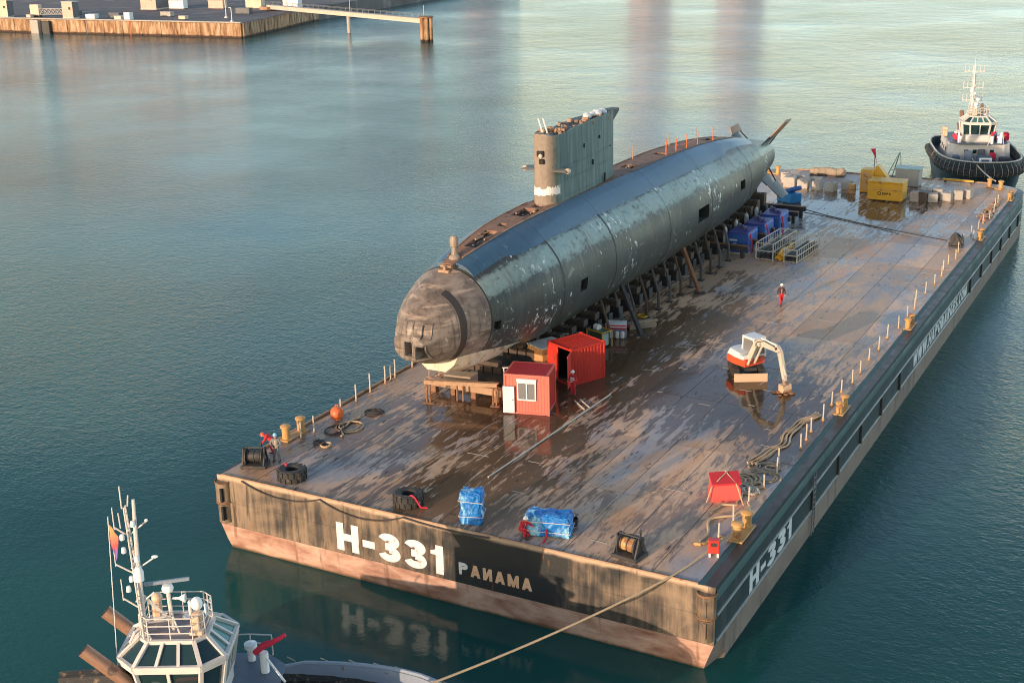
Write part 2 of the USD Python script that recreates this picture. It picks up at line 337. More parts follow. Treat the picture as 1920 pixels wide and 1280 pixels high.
M_salmon = paint('faded_salmon_red_sheet', (0.52, 0.085, 0.07), 0.6, var=0.2)
M_railpaint = paint('pale_grey_rail_paint', (0.22, 0.24, 0.23), 0.4, var=0.3, rust=0.2, rust_col=(0.12, 0.1, 0.09))
M_post = paint('grimy_post_steel', (0.085, 0.08, 0.075), 0.65, var=0.4, rust=0.3, rust_col=(0.05, 0.03, 0.02))
# ------------------------------------------------------------------ water
def flat(x0, x1, y0, y1, z, nx=1, ny=1):
    X, Y = np.meshgrid(np.linspace(x0, x1, nx + 1), np.linspace(y0, y1, ny + 1), indexing='ij'); X, Y = X.ravel(), Y.ravel()
    f = []
    for i in range(nx):
        for j in range(ny):
            a = i * (ny + 1) + j; f += [(a, a + ny + 1, a + ny + 2), (a, a + ny + 2, a + 1)]
    return np.stack([X, Y, np.full(len(X), z)], 1), np.array(f)
solo('water', flat(-6000, 6000, -3000, 9000, 0.0, 12, 12), M_water, 'rippled blue green harbour water around the barge', 'water', kind='structure')

# ------------------------------------------------------------------ the barge
barge = thing('deck_barge', 'long flat steel deck barge carrying the submarine, black hull lettered H-331 PANAMA', 'barge')
BOOT = 1.5
def plan(inset=0.0, r=4.2, corner=None):
    w, l, i = BW, BL, inset
    pts = [(i, i), (w - i, i)] if corner is None else [(i, corner), (i, i), (w - i, i), (w - i, corner)]
    for cx, cy, a0 in ((w - r, l - r, 0), (r, l - r, 90)):
        for k in range(9):
            a = math.radians(a0 + k * 90 / 8); pts.append((cx + (r - i) * math.cos(a), cy + (r - i) * math.sin(a)))
    return pts
GR = 0.85                                                   # radius of the rounded gunwale
# core of the hull, behind the plating
mb = MB(); mb.prism(plan(0.10), BOOT, H - 0.05)
part(barge, 'hull', mb, M_side)
lo = plan(0.10); loz = []
low_v, low_f = [], []
def lowring(z, i, cut):
    out = []
    for (x, y) in plan(i):
        out.append((x, y, z))
    return out
ring1 = [(x, y, BOOT) for x, y in plan(0.0, corner=1.6)]
ring0 = [(min(max(x, 0.35), BW - 0.35) if y < 1 else x, max(y, 0.06), 0.55) for x, y in plan(0.0, corner=1.6)]
ringb = [(min(max(x, 1.1), BW - 1.1) if y < 1 else x, max(y, 0.5), -1.6) for x, y in plan(0.0, corner=1.6)]
def loft(rings):
    n = len(rings[0]); v = np.array([p for r in rings for p in r]); f = []
    for k in range(len(rings) - 1):
        for i in range(n):
            a, b, c, d = k * n + i, k * n + (i + 1) % n, (k + 1) * n + (i + 1) % n, (k + 1) * n + i
            f += [(a, b, c), (a, c, d)]
    return v, np.array(f)
v, f = loft([ringb, ring0, ring1])
nn = len(ring1); front = (np.arange(len(f)) % (2 * nn)) // 2 == 1
fr_ = f[front]; us_ = np.unique(fr_); part(barge, 'boot_top', (v[us_], np.searchsorted(us_, fr_)), M_boot, label='pink painted band along the waterline of the end wall')
part(barge, 'waterline_band', (v, f[~front]), M_band, label='rusty grey band along the waterline of the side')
# end wall: three strakes of plates
xs = [0.0, 5.2, 10.1, 15.3, 20.4, 25.5, 30.48]
for z0, z1 in ((BOOT, 3.02), (3.02, H)):
    for a, b in zip(xs[:-1], xs[1:]):
        g_ = 0.006
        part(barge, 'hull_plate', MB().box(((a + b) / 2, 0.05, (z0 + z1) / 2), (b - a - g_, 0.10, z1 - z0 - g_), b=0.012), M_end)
# right side: plates between ribs, rails, rounded gunwale
ys = [0.06] + [5.5 * k for k in range(1, 18)] + [BL - 4.2]
for a, b in zip(ys[:-1], ys[1:]):
    part(barge, 'side_plate', MB().box((BW - 0.06, (a + b) / 2, (BOOT + 3.78) / 2), (0.10, b - a - 0.01, 3.78 - BOOT - 0.01)), M_side)
for y in ys[1:-1]:
    if 4.6 < y < 12.6 or 42.5 < y < 64.5: continue
    part(barge, 'fender_rib', MB().box((BW + 0.06, y, 2.3), (0.16, 0.30, 1.32), b=0.03), M_dark)
for z in (1.60, 3.02):
    mb = MB().path([(BW, 0.3, z), (BW, BL - 4.4, z)], 0.075, 8); part(barge, 'rubbing_rail', mb, M_railpaint, smooth=40)
gp = [(BW - GR - 0.02, 0), (BW - GR, 0.03)] + [(BW - GR + GR * math.sin(a), 0.03 - GR + GR * math.cos(a)) for a in np.linspace(0.12, math.pi / 2, 9)] + [(BW - GR - 0.02, -GR)]
for y0, y1 in [(0.02, 19.0), (19.03, 38.0), (38.03, 57.0), (57.03, 76.0), (76.03, BL - 4.3)]:
    v = []; 
    for y in (y0, y1): v += [(x, y, H + z) for x, z in gp]
    n = len(gp); f = []
    for i in range(n):
        j = (i + 1) % n; f += [(i, i + n, j + n), (i, j + n, j)]
    for i in range(1, n - 1): f += [(0, i, i + 1), (n, n + i + 1, n + i)]
    part(barge, 'rounded_gunwale', (np.array(v), np.array(f)), M_gun, smooth=35)
# left edge kerb
part(barge, 'left_kerb', MB().box((0.09, BL / 2 - 1, H + 0.05), (0.18, BL - 6.5, 0.16), b=0.03), M_rustlite)
part(barge, 'far_kerb', MB().box((BW / 2, BL - 0.1, H + 0.05), (BW - 8.4, 0.18, 0.16), b=0.03), M_rustlite)
part(barge, 'near_edge_bar', MB().path([(0.3, 0.06, H + 0.015), (BW - 0.9, 0.06, H + 0.015)], 0.055, 8), M_rustlite, smooth=40)
# corner rollers
for xc, sx in ((0.42, -1), (BW - 0.42, 1)):
    part(barge, 'corner_fender', MB().lathe([(0.0, 3.05), (0.46, 3.05), (0.46, 4.28), (0.0, 4.28)], (xc, 0.02, 0), 18), M_end, smooth=40)
    part(barge, 'corner_fender', MB().lathe([(0.0, 1.75), (0.40, 1.75), (0.40, 2.9), (0.0, 2.9)], (xc, 0.02, 0), 18), M_end, smooth=40)
    part(barge, 'fender_band', MB().lathe([(0.47, 3.0), (0.5, 3.0), (0.5, 3.08), (0.47, 3.08)], (xc, 0.02, 0), 18).lathe([(0.47, 4.24), (0.5, 4.24), (0.5, 4.33), (0.47, 4.33)], (xc, 0.02, 0), 18), M_rust)
for z0, z1 in ((3.15, 4.0), (2.0, 2.85)):
    part(barge, 'corner_slot', MB().box((0.62, -0.30, (z0 + z1) / 2), (0.16, 0.42, z1 - z0), b=0.01), M_black)
    part(barge, 'corner_slot', MB().box((BW - 0.35, -0.36, (z0 + z1) / 2), (0.16, 0.20, z1 - z0), b=0.01), M_end)
# ladder down the side
mb = MB(); 
for dy in (-0.22, 0.22): mb.tube((BW + 0.14, 16.4 + dy, 0.1), (BW + 0.14, 16.4 + dy, 4.0), 0.035, n=6)
for k in range(12): mb.tube((BW + 0.14, 16.18, 0.3 + k * 0.31), (BW + 0.14, 16.62, 0.3 + k * 0.31), 0.022, n=5)
part(barge, 'side_ladder', mb, M_steel)
# deck: a dirty sheet with separate plates on it
part(barge, 'deck_sheet', MB().prism([(x, y) for x, y in plan(0.02)][:], H - 0.049, H - 0.012), M_seam)
nx, ny = 12, 13
X = np.linspace(0.2, BW - GR - 0.03, nx + 1); Y = np.linspace(0.14, BL - 0.25, ny + 1)
hullpoly = Polygon(plan(0.24))
for j in range(ny):
    for i in range(nx):
        off = 0.0
        x0, x1, y0, y1 = X[i] + 0.022, X[i + 1] - 0.022, Y[j] + 0.022, Y[j + 1] - 0.022
        q = Polygon([(x0, y0), (x1, y0), (x1, y1), (x0, y1)]).intersection(hullpoly)
        if q.area < 0.3: continue
        pts = np.array(q.exterior.coords)[:-1]
        if not q.exterior.is_ccw: pts = pts[::-1]
        cx, cy = (x0 + x1) / 2, (y0 + y1) / 2
        ax, ay = rng.uniform(-.0022, .0022), rng.uniform(-.0007, .0007)
        n = len(pts)
        top = [(x, y, H + ax * (x - cx) + ay * (y - cy)) for x, y in pts]; bot = [(x, y, H - 0.0115) for x, y in pts]
        v = np.array(top + bot); f = [(0, k, k + 1) for k in range(1, n - 1)] + [(k, n + k, n + (k + 1) % n) for k in range(n)] + [(k, n + (k + 1) % n, (k + 1) % n) for k in range(n)]
        part(barge, 'deck_plate', (v, np.array(f)), M_deck)
# weld lugs left on the deck
mb = MB()
for k in range(260):
    x, y = rng.uniform(1, 28.5), rng.uniform(1.0, 96)
    L = rng.uniform(0.15, 0.5); mb.box((x, y, H + 0.012), (0.05, L, 0.024), rz=rng.choice([0, 0, 0, 90, 12]))
tag(part(barge, 'weld_remnant', mb, M_seam), kind='stuff')

mb = MB()
for k in range(70):
    x, y = rng.uniform(12, 28.0), rng.uniform(1.5, 60); L = rng.uniform(0.3, 1.6); a = rng.choice([0, 0, 0, 90]) + rng.uniform(-4, 4)
    mb.box((x, y, H + 0.007), (L, 0.045, 0.012), rz=a)
tag(part(barge, 'pale_weld_mark', mb, M_conc), kind='stuff')
# lettering: bold block characters drawn as strokes
from shapely.geometry import LineString, box as sbox
from shapely.ops import unary_union
def glyph(ch, t=0.25):
    """A bold capital, one unit tall."""
    h = t / 2
    def L(*p): return LineString(p).buffer(h, cap_style=2, join_style=2)
    def arc(cx, cy, rx, ry, a0, a1, n=20): return [(cx + rx * math.cos(math.radians(a0 + (a1 - a0) * k / n)), cy + ry * math.sin(math.radians(a0 + (a1 - a0) * k / n))) for k in range(n + 1)]
    W = .78
    if ch == 'H': s = [L((h, 0), (h, 1)), L((W - h, 0), (W - h, 1)), L((h, .5), (W - h, .5))]
    elif ch == '-': s = [L((0, .44), (.42, .44))]
    elif ch == '.': s = [L((0, h), (t, h))]
    elif ch == '3': s = [L(*(arc(.35, .735, .36 - h, .265 - h, 170, -90))), L(*(arc(.35, .285, .38 - h, .285 - h, 90, -170))), L((.22, .53), (.36, .53))]
    elif ch == '1': s = [L((.42 - h, 0), (.42 - h, 1)), Polygon([(0, .66), (0, .79), (.12, .82), (.19, .90), (.21, 1), (.42, 1), (.42, .66)])]
    elif ch in 'PRB':
        s = [L((h, 0), (h, 1)), L(*([(h, 1 - h)] + arc(.44, .72, .27 - h + .06, .28 - h, 90, -90) + [(h, .44 + h)]))]
        if ch == 'R': s.append(L((.36, .5), (.66, -.05)))
        if ch == 'B': s.append(L(*([(h, .52)] + arc(.46, .27, .29 - h + .06, .27 - h, 90, -90) + [(h, h)])))
    elif ch == 'A': s = [L((h * .8, -.05), (.41, 1.02)), L((.82 - h * .8, -.05), (.41, 1.02)), L((.2, .30), (.62, .30))]
    elif ch == 'N': s = [L((h, 0), (h, 1)), L((W - h, 0), (W - h, 1)), L((h * .9, 1.05), (W - h * .9, -.05))]
    elif ch == 'M': s = [L((h, 0), (h, 1)), L((.95 - h, 0), (.95 - h, 1)), L((h * .9, 1.05), (.475, .1), (.95 - h * .9, 1.05))]
    elif ch == 'W': s = [L((h * .6, 1.05), (.28, .0), (.53, .95), (.78, .0), (1.06 - h * .6, 1.05))]
    elif ch == 'O': s = [L(*arc(.42, .5, .42 - h, .5 - h, 0, 360, 36))]
    elif ch == 'C': s = [L(*arc(.42, .5, .42 - h, .5 - h, 48, 312, 30))]
    elif ch == 'G': s = [L(*arc(.42, .5, .42 - h, .5 - h, 48, 340, 30)), L((.45, .43), (.83, .43)), L((.83 - h, .43), (.83 - h, .1))]
    elif ch == 'E': s = [L((h, 0), (h, 1)), L((h, h), (.66, h)), L((h, 1 - h), (.66, 1 - h)), L((h, .5), (.6, .5))]
    elif ch == 'S': s = [L(*(arc(.36, .735, .36 - h, .265 - h, 20, 270))), L(*(arc(.36, .285, .38 - h, .285 - h, 90, -160)))]
    else: s = [L((h, 0), (h, 1)), L((.6 - h, 0), (.6 - h, 1))]
    return unary_union(s).intersection(sbox(-1, 0, 3, 1)).simplify(.004)
def glyph_mesh(ch, height, depth=.012, t=.25):
    g = glyph(ch, t); tm = trimesh.util.concatenate([trimesh.creation.extrude_polygon(q, depth / height, engine='earcut') for q in getattr(g, 'geoms', [g])])
    tm.apply_scale(height); return tm
def letters(parent, text, height, bold, mat, T, mirror=(), advance=None, name='letter', weight=0.0):
    """Each character a part; T maps (x along, y up, depth) to the world. Returns the length used."""
    x = 0.0
    for k, ch in enumerate(text):
        if ch == ' ': x += height * 0.35; continue
        t = glyph_mesh(ch, height); v = np.array(t.vertices); w = v[:, 0].max() - v[:, 0].min()
        v[:, 0] -= v[:, 0].min()
        fac = np.array(t.faces)
        if k in mirror: v[:, 0] = w - v[:, 0]; fac = fac[:, ::-1]
        v[:, 0] = v[:, 0] * weight if weight else v[:, 0]
        w = v[:, 0].max()
        v[:, 0] += x
        m_ = mat[k] if isinstance(mat, (list, tuple)) else mat
        part(parent, name, (T(v), fac), m_)
        x += w + height * (advance if advance is not None else 0.16)
    return x
def end_T(x0, z0): return lambda v: np.stack([x0 + v[:, 0], -0.004 - v[:, 2], z0 + v[:, 1]], 1)
def side_T(y0, z0): return lambda v: np.stack([BW + 0.002 + v[:, 2], y0 + v[:, 0], z0 + v[:, 1]], 1)
letters(barge, 'H-331', 1.68, True, M_letter, end_T(8.37, 1.72), weight=1.12, advance=0.16)
letters(barge, 'PANAMA', 0.70, True, [M_letter, M_letter_lit, M_letter_lit, M_letter_lit, M_letter_lit, M_letter_lit], end_T(16.25, 2.03), mirror=(2,), advance=0.235, weight=1.0)
letters(barge, 'H-331', 1.22, True, M_letter_side, side_T(5.2, 1.72), weight=1.62, advance=0.22)
letters(barge, 'WWW.HAPOBARGES.COM', 1.05, True, M_letter_side, side_T(43.1, 1.80), weight=1.22, advance=0.17)

# ------------------------------------------------------------------ the submarine
ZA = 10.63
def axx(y): return 6.69 + 0.012 * (y - 40)
PROF = np.array([(11.13, .02), (11.3, .62), (11.7, 1.12), (12.5, 1.72), (13.76, 2.34), (15, 2.78), (16.5, 3.2), (18, 3.52), (20, 3.85), (22, 4.09), (24.5, 4.22), (28, 4.26), (42, 4.28), (51, 4.19), (59, 3.98), (64, 3.7), (68, 3.17), (71.5, 2.55), (74.6, 1.95), (77.2, 1.45), (77.6, 1.3)])
from scipy.interpolate import PchipInterpolator
_rad = PchipInterpolator(PROF[:, 0], PROF[:, 1])
def rad(y, th=None):
    chin = 0.0 if th is None else 1.25 * max(0.0, -math.sin(th)) * max(0.0, 1 - (y - 11.13) / 7.0)   # the bow is fuller below its axis
    return float(_rad(np.clip(y + chin, 11.13, 77.6)))
def hp(y, th, off=0.0):                                     # th: 0 = starboard (+x), 90 deg = up
    r = rad(y, th) + off; return np.array([axx(y) + r * math.cos(th), y, ZA + r * math.sin(th)])

def sub_coords(g):
    p = g.pos(); x, y, z = g.xyz(p)
    ax = g.math('add', g.math('multiply', g.math('subtract', y, 40.0), 0.012), 6.69)
    th = g.math('arctan2', g.math('subtract', z, ZA), g.math('subtract', x, ax))   # radians, 0 to starboard
    arc = g.math('multiply', th, 4.2)
    v = g.n('combine_xyz', 'vector', x=y, y=arc, z=0.0)
    return p, x, y, z, th, arc, v

def sub_hull_material():
    g = G(); p, x, y, z, th, arc, v = sub_coords(g)
    big = g.noise(v, 0.18, 5, 0.6, 0.4); fine = g.noise(p, 2.2, 6, 0.65)
    run = g.noise(g.map(v, (1.6, 0.22, 1)), 1.0, 5, 0.6)
    jit = g.n('noise_texture', 'color', vector=v, scale=0.7, detail=3.0, roughness=0.6)
    vj = g.n('vector_math', 'vector', math_type='multiply_add', vector1=jit, vector2=(.5, .35, 0), vector3=v)
    brick = g.n('brick_texture', vector=vj, scale=1.0, brick_width=0.62, row_height=0.34, mortar_size=0.016, mortar_smooth=0.3, offset=0.0, color1=(0.35,) * 3, color2=(0.75,) * 3, mortar=(0.35, 0.35, 0.35))
    tile = g.n('rgb_to_bw', 'val', color=brick + '.color')
    col = g.mix(big, (0.014, 0.019, 0.018), (0.038, 0.045, 0.041))
    col = g.mix(g.ss(run, 0.50, 0.70, 0, 0.45), col, (0.105, 0.115, 0.105))
    col = g.mix(g.ss(g.noise(g.map(v, (.5, 1.6, 1)), 1.0, 6, 0.7, .6), 0.60, 0.70, 0, 0.6), col, (0.20, 0.22, 0.20))
    col = g.mix(g.ss(g.noise(v, 0.4, 6, 0.68, 0.8), 0.50, 0.62, 0, 0.6), col, (0.034, 0.031, 0.026))
    # band of tiles peeled to pale green primer below the shoulder
    zone = g.math('multiply', g.ss(th, 0.28, 0.56), g.ss(th, 0.98, 0.78))
    peel = g.ss(g.math('add', g.math('multiply', tile, 0.22), g.math('add', g.math('add', g.math('multiply', fine, 0.34), g.math('multiply', g.noise(v, 0.55, 6, 0.7, .5), 0.34)), g.math('multiply', zone, 0.20))), 0.53, 0.64)
    col = g.mix(g.math('multiply', peel, zone), col, g.mix(fine, (0.10, 0.165, 0.15), (0.29, 0.36, 0.33)))
    # chips down to white
    chip = g.ss(g.math('add', g.noise(g.map(v, (1.5, 0.9, 1)), 1.4, 6, 0.7, 0.3), g.math('multiply', g.ss(g.noise(v, 0.16, 3, 0.5), 0.45, 0.65), 0.12)), 0.665, 0.70)
    col = g.mix(g.math('multiply', chip, g.ss(th, -0.9, -0.2)), col, (0.62, 0.63, 0.58))
    # brown scorch towards the stern shoulder
    sc = g.math('multiply', g.ss(y, 50, 60), g.math('multiply', g.ss(th, 0.45, 0.75), g.ss(y, 72, 66)))
    col = g.mix(g.math('multiply', sc, 0.45), col, (0.085, 0.075, 0.055))
    col = g.mix(g.ss(fine, 0.62, 0.72, 0, 0.55), col, (0.018, 0.026, 0.025))
    rough = g.lin(big, 0.3, 0.7, 0.34, 0.52)
    rr_ = g.noise(g.map(v, (2.4, 0.2, 1), (0, 0, 0), (5, 2, 0)), 1.0, 6, 0.66)
    col = g.mix(g.ss(rr_, 0.55, 0.68, 0, 0.7), col, (0.105, 0.070, 0.045))
    col = g.mix(g.ss(g.noise(g.map(v, (3.4, 0.16, 1)), 1.0, 5, 0.6), 0.62, 0.72, 0, 0.55), col, (0.26, 0.27, 0.25))
    hgt = g.math('add', g.math('multiply', tile, 0.2), fine)
    return g.out('worn_green_hull_coating', base_color=col, roughness=rough, normal=g.bump(hgt, 0.015))
M_sub = sub_hull_material()
def flank_material():
    g = G(); p, x, y, z, th, arc, v = sub_coords(g)
    big = g.noise(v, 0.14, 5, 0.6, 0.4); fine = g.noise(p, 2.5, 6, 0.65)
    tick = g.noise(g.map(v, (6.0, 0.28, 1)), 1.0, 3, 0.6)
    col = g.mix(big, (0.022, 0.058, 0.105), (0.055, 0.120, 0.18))
    col = g.mix(g.ss(tick, 0.58, 0.68, 0, 0.75), col, (0.02, 0.04, 0.06))
    col = g.mix(g.ss(fine, 0.6, 0.7, 0, 0.5), col, (0.20, 0.27, 0.27))
    return g.out('blue_grey_shoulder_coating', base_color=col, roughness=g.lin(big, 0.3, 0.7, 0.30, 0.5), normal=g.bump(fine, 0.012))
M_flank = flank_material()
def bow_material():
    g = G(); p, x, y, z, th, arc, v = sub_coords(g)
    n = g.noise(g.map(p, (0.8, 0.8, 1.8)), 0.9, 6, 0.65, 0.4); fine = g.noise(p, 3.0, 6, 0.65)
    wav = g.noise(g.map(p, (0.35, 0.35, 3.2)), 1.0, 4, 0.6, 0.5)
    col = g.ramp(n, [(0.28, (0.065, 0.052, 0.044)), (0.45, (0.14, 0.11, 0.088)), (0.6, (0.235, 0.19, 0.155)), (0.75, (0.17, 0.155, 0.14))])
    col = g.mix(g.ss(wav, 0.54, 0.64, 0, 0.6), col, (0.42, 0.32, 0.24))
    col = g.mix(g.ss(fine, 0.6, 0.72, 0, 0.7), col, (0.09, 0.07, 0.06))
    col = g.mix(g.ss(g.noise(p, 0.7, 6, 0.65), 0.63, 0.68, 0, 0.8), col, (0.46, 0.43, 0.38))
    runs = g.noise(g.map(p, (2.2, 2.2, 0.22)), 1.0, 5, 0.6)
    col = g.mix(g.ss(runs, 0.56, 0.68, 0, 0.65), col, (0.05, 0.042, 0.036))
    return g.out('scraped_brown_bow_coating', base_color=col, roughness=0.5, normal=g.bump(g.math('add', fine, wav), 0.02))
M_bow = bow_material()
M_casing = paint('rusty_brown_casing', (0.22, 0.12, 0.075), 0.75, var=0.55, vs=1.4, rust=0.4, rust_col=(0.07, 0.035, 0.025), bump=0.03)
def sail_material():
    g = G(); p = g.pos(); run = g.noise(g.map(p, (2.2, 2.2, 0.2)), 1.0, 6, 0.62); fine = g.noise(p, 2.5, 6, 0.65)
    col = g.mix(g.ss(run, 0.35, 0.65), (0.046, 0.082, 0.080), (0.115, 0.175, 0.165))
    col = g.mix(g.ss(g.noise(g.map(p, (1, 1, 0.5)), 0.8, 5, 0.6), 0.55, 0.7, 0, 0.6), col, (0.06, 0.08, 0.075))
    x, y, z = g.xyz(p)
    fr = g.ss(g.math('add', y, g.math('multiply', fine, 1.2)), 30.3, 29.5)
    col = g.mix(fr, col, g.mix(fine, (0.17, 0.13, 0.098), (0.33, 0.265, 0.205)))  # brown towards the front edge
    col = g.mix(g.ss(fine, 0.64, 0.72, 0, 0.7), col, (0.05, 0.045, 0.04))
    return g.out('weathered_grey_green_fin_paint', base_color=col, roughness=0.5, normal=g.bump(g.math('add', run, g.math('multiply', fine, 0.5)), 0.03))
M_sail = sail_material()
M_keelp = paint('yellowed_white_keel_paint', (0.58, 0.50, 0.38), 0.6, var=0.25, rust=0.35, rust_col=(0.24, 0.16, 0.1), streak=0.6, bump=0.02)
M_stripe = paint('dark_band_paint', (0.035, 0.03, 0.026), 0.55, var=0.4)

sub = thing('submarine', 'decommissioned dark green diesel submarine with peeling coating on the barge', 'submarine')
NT = 72
def hull_section(y0, y1, n, cap0=False, cap1=False, off=0.0):
    v, f = [], []
    Ys = np.linspace(y0, y1, n + 1)
    for y in Ys:
        for k in range(NT): v.append(hp(y, 2 * math.pi * k / NT, off))
    for i in range(n):
        for k in range(NT):
            a, b, c, d = i * NT + k, i * NT + (k + 1) % NT, (i + 1) * NT + (k + 1) % NT, (i + 1) * NT + k
            f += [(a, c, b), (a, d, c)]
    q = np.array(v); dn = (meshkit.fbm(q * [.9, .45, .9] + 40, 3, 5) - .5) * .075 * np.clip((q[:, 1] - 16.4) / 2, 0, 1)   # dented plating
    rv = q - np.stack([axx(q[:, 1]), q[:, 1], np.full(len(q), ZA)], 1); q += rv / np.linalg.norm(rv, axis=1)[:, None] * dn[:, None]; v = [tuple(p_) for p_ in q]
    o = len(v); v.append((axx(y0), y0, ZA)); v.append((axx(y1), y1, ZA))
    for k in range(NT): f += [(o, k, (k + 1) % NT), (o + 1, n * NT + (k + 1) % NT, n * NT + k)]
    return trimesh.Trimesh(np.array(v), np.array(f), process=True)
def to_man(t):
    return m3.Manifold(m3.Mesh(vert_properties=np.asarray(t.vertices, np.float32), tri_verts=np.asarray(t.faces, np.uint32)))
def cutbox(c, size, y, th, tw=0.0):
    """A box whose depth axis is the hull normal at (y, th): size = (along y, around, depth)."""
    dr = (rad(y + .1) - rad(y - .1)) / .2
    n = np.array([math.cos(th), -dr, math.sin(th)]); n /= np.linalg.norm(n)
    t = np.array([-math.sin(th), 0, math.cos(th)]); u = np.cross(t, n)
    return n, t, u
def oriented(c, u, t, n, su, st, sn):
    v = [np.asarray(c) + u * a * su / 2 + t * b * st / 2 + n * d * sn / 2 for a in (-1, 1) for b in (-1, 1) for d in (-1, 1)]
    return m3.Manifold.hull_points(np.array(v))
OPEN = []                                                    # (y, th, along, around): openings through the coating
liner = []
def cut_openings(man, y0, y1):
    for (ya, yb, ta, tb, depth) in OPEN:
        yc, tc = (ya + yb) / 2, math.radians((ta + tb) / 2)
        if not (y0 < yc < y1): continue
        n, t, u = cutbox(None, None, yc, tc)
        c = hp(yc, tc); su, st = abs(yb - ya), rad(yc) * math.radians(abs(tb - ta))
        man = man - oriented(c, u, t, n, su, st, depth * 2)
        liner.append((c - n * (depth - 0.03), u, t, n, su * .98, st * .98))
    return man
OPEN += [(26.6, 27.65, -11.6, 0.5, 0.8), (48.9, 51.5, -10.3, 5.6, 1.1), (60.0, 61.4, -2.2, 9.8, 0.9), (16.3, 17.0, -15, -4, 0.5)]
secs = [(16.2, 24.2), (24.23, 32.5), (32.53, 42.8), (42.83, 52.4), (52.43, 63.6), (63.63, 77.6)]
for y0, y1 in secs:
    t = hull_section(y0, y1, max(8, int((y1 - y0) * 1.6)))
    mm = cut_openings(to_man(t), y0, y1)
    part(sub, 'hull_section', MB().man(mm), M_sub, smooth=28)
for c, u, t, n, su, st in liner:
    part(sub, 'dark_opening', MB().man(oriented(c, u, t, n, su, st, 0.04)), M_black)
# bow dome in two rings with a dark band between
dome_m = to_man(hull_section(11.13, 13.48, 18))
for x0, x1, z0, z1, d in ((6.1, 6.62, 9.28, 10.2, 1.0), (6.86, 7.44, 9.1, 9.98, 1.2), (6.60, 6.67, 10.55, 11.42, .5), (7.2, 7.27, 10.46, 11.24, .5)):
    dome_m = dome_m - m3.Manifold.cube([x1 - x0, 3.0, z1 - z0]).translate([x0, 10.2, z0])
part(sub, 'bow_dome', MB().man(dome_m), M_bow, smooth=28, label='scraped brown rounded bow with two square openings')
for x0, x1, z0, z1 in ((6.1, 6.62, 9.28, 10.2), (6.86, 7.44, 9.1, 9.98)):
    part(sub, 'tube_opening', MB().box(((x0 + x1) / 2, 13.3, (z0 + z1) / 2), (x1 - x0, 0.06, z1 - z0)), M_black)
    mbx = MB()
    for k in range(7): mbx.tube((x0 + rng.uniform(.05, .4), 12.5 + rng.uniform(-.1, .3), z0 + rng.uniform(.05, .8)), (x0 + rng.uniform(.05, .45), 12.8 + rng.uniform(-.2, .3), z0 + rng.uniform(.05, .8)), 0.035, n=5)
    part(sub, 'tube_wreckage', mbx, M_keelp)
def nose_y(x, z):
    lo, hi = 11.13, 16.0
    for _ in range(40):
        m = (lo + hi) / 2
        if math.hypot(x - axx(m), z - ZA) < rad(m, math.atan2(z - ZA, x - axx(m))): hi = m
        else: lo = m
    return hi
for x0, x1, z0, z1 in ((6.04, 6.68, 9.22, 10.26), (6.8, 7.5, 9.04, 10.04), (6.2, 6.66, 10.48, 11.44), (7.16, 7.62, 10.38, 11.28)):
    mbx = MB(); loop = []
    for a, b, c, d in ((x0, z0, x1, z0), (x1, z0, x1, z1), (x1, z1, x0, z1), (x0, z1, x0, z0)):
        for k in range(6): loop.append((a + (c - a) * k / 6, b + (d - b) * k / 6))
    loop.append(loop[0])
    mbx.path([(x, nose_y(x, z) - 0.01, z) for x, z in loop], 0.045, 6)
    part(sub, 'shutter_frame', mbx, M_bow, smooth=40)
part(sub, 'bow_ring', hull_section(13.485, 14.055, 2, off=-0.012), M_bow, smooth=30)
def arc_band(y0, y1, t0, t1, off, n=24):
    v, f = [], []
    for k in range(n + 1):
        th = math.radians(t0 + (t1 - t0) * k / n)
        v += [hp(y0, th, off), hp(y1, th, off), hp(y1, th, off - .06), hp(y0, th, off - .06)]
    for k in range(n):
        for q in range(4): a, b, c, d = k * 4 + q, k * 4 + (q + 1) % 4, (k + 1) * 4 + (q + 1) % 4, (k + 1) * 4 + q; f += [(a, b, c), (a, c, d)]
    return np.array(v), np.array(f)
part(sub, 'bow_band', arc_band(13.6, 14.08, -58, 66, .012), M_stripe, smooth=30, label='dark band down the starboard side of the bow')
part(sub, 'bow_ring', hull_section(14.06, 16.05, 6), M_bow, smooth=28)
part(sub, 'bow_joint', hull_section(16.0, 16.25, 1, off=-0.02), M_stripe, smooth=30)
for y in (24.215, 32.515, 42.815, 52.415, 63.615):
    part(sub, 'seam_band', hull_section(y - 0.09, y + 0.09, 1, off=0.015), M_stripe if y in (24.215, 32.515) else M_sub, smooth=30)
# white keel fairing under the bow
v = []; f = []; ks = np.linspace(14.2, 20.4, 14)
for y in ks:
    s_ = (y - 14.2) / 6.2; th = math.radians(44); r = rad(y) + .05
    zt = ZA - r * math.sin(th); wt = r * math.cos(th); zb = 7.35 - .75 * min(1, s_ * 1.25); wb = 1.25 * (1 - s_ ** 3) * min(1, .55 + s_ * 2.2)
    zm = .35 * zt + .65 * zb; wm = .5 * wt + .6 * wb
    for x, z in ((-wt, zt), (-wm, zm), (-wb, zb), (wb, zb), (wm, zm), (wt, zt)): v.append((axx(y) + x, y, z))
n = 6
for i in range(len(ks) - 1):
    for k in range(n):
        a, b, c, d = i * n + k, i * n + (k + 1) % n, (i + 1) * n + (k + 1) % n, (i + 1) * n + k
        f += [(a, b, c), (a, c, d)]
for k in range(1, n - 1): f += [(0, k + 1, k), ((len(ks) - 1) * n, (len(ks) - 1) * n + k, (len(ks) - 1) * n + k + 1)]
part(sub, 'keel_fairing', (np.array(v), np.array(f)), M_keelp, smooth=30, label='yellowed white fairing under the bow')
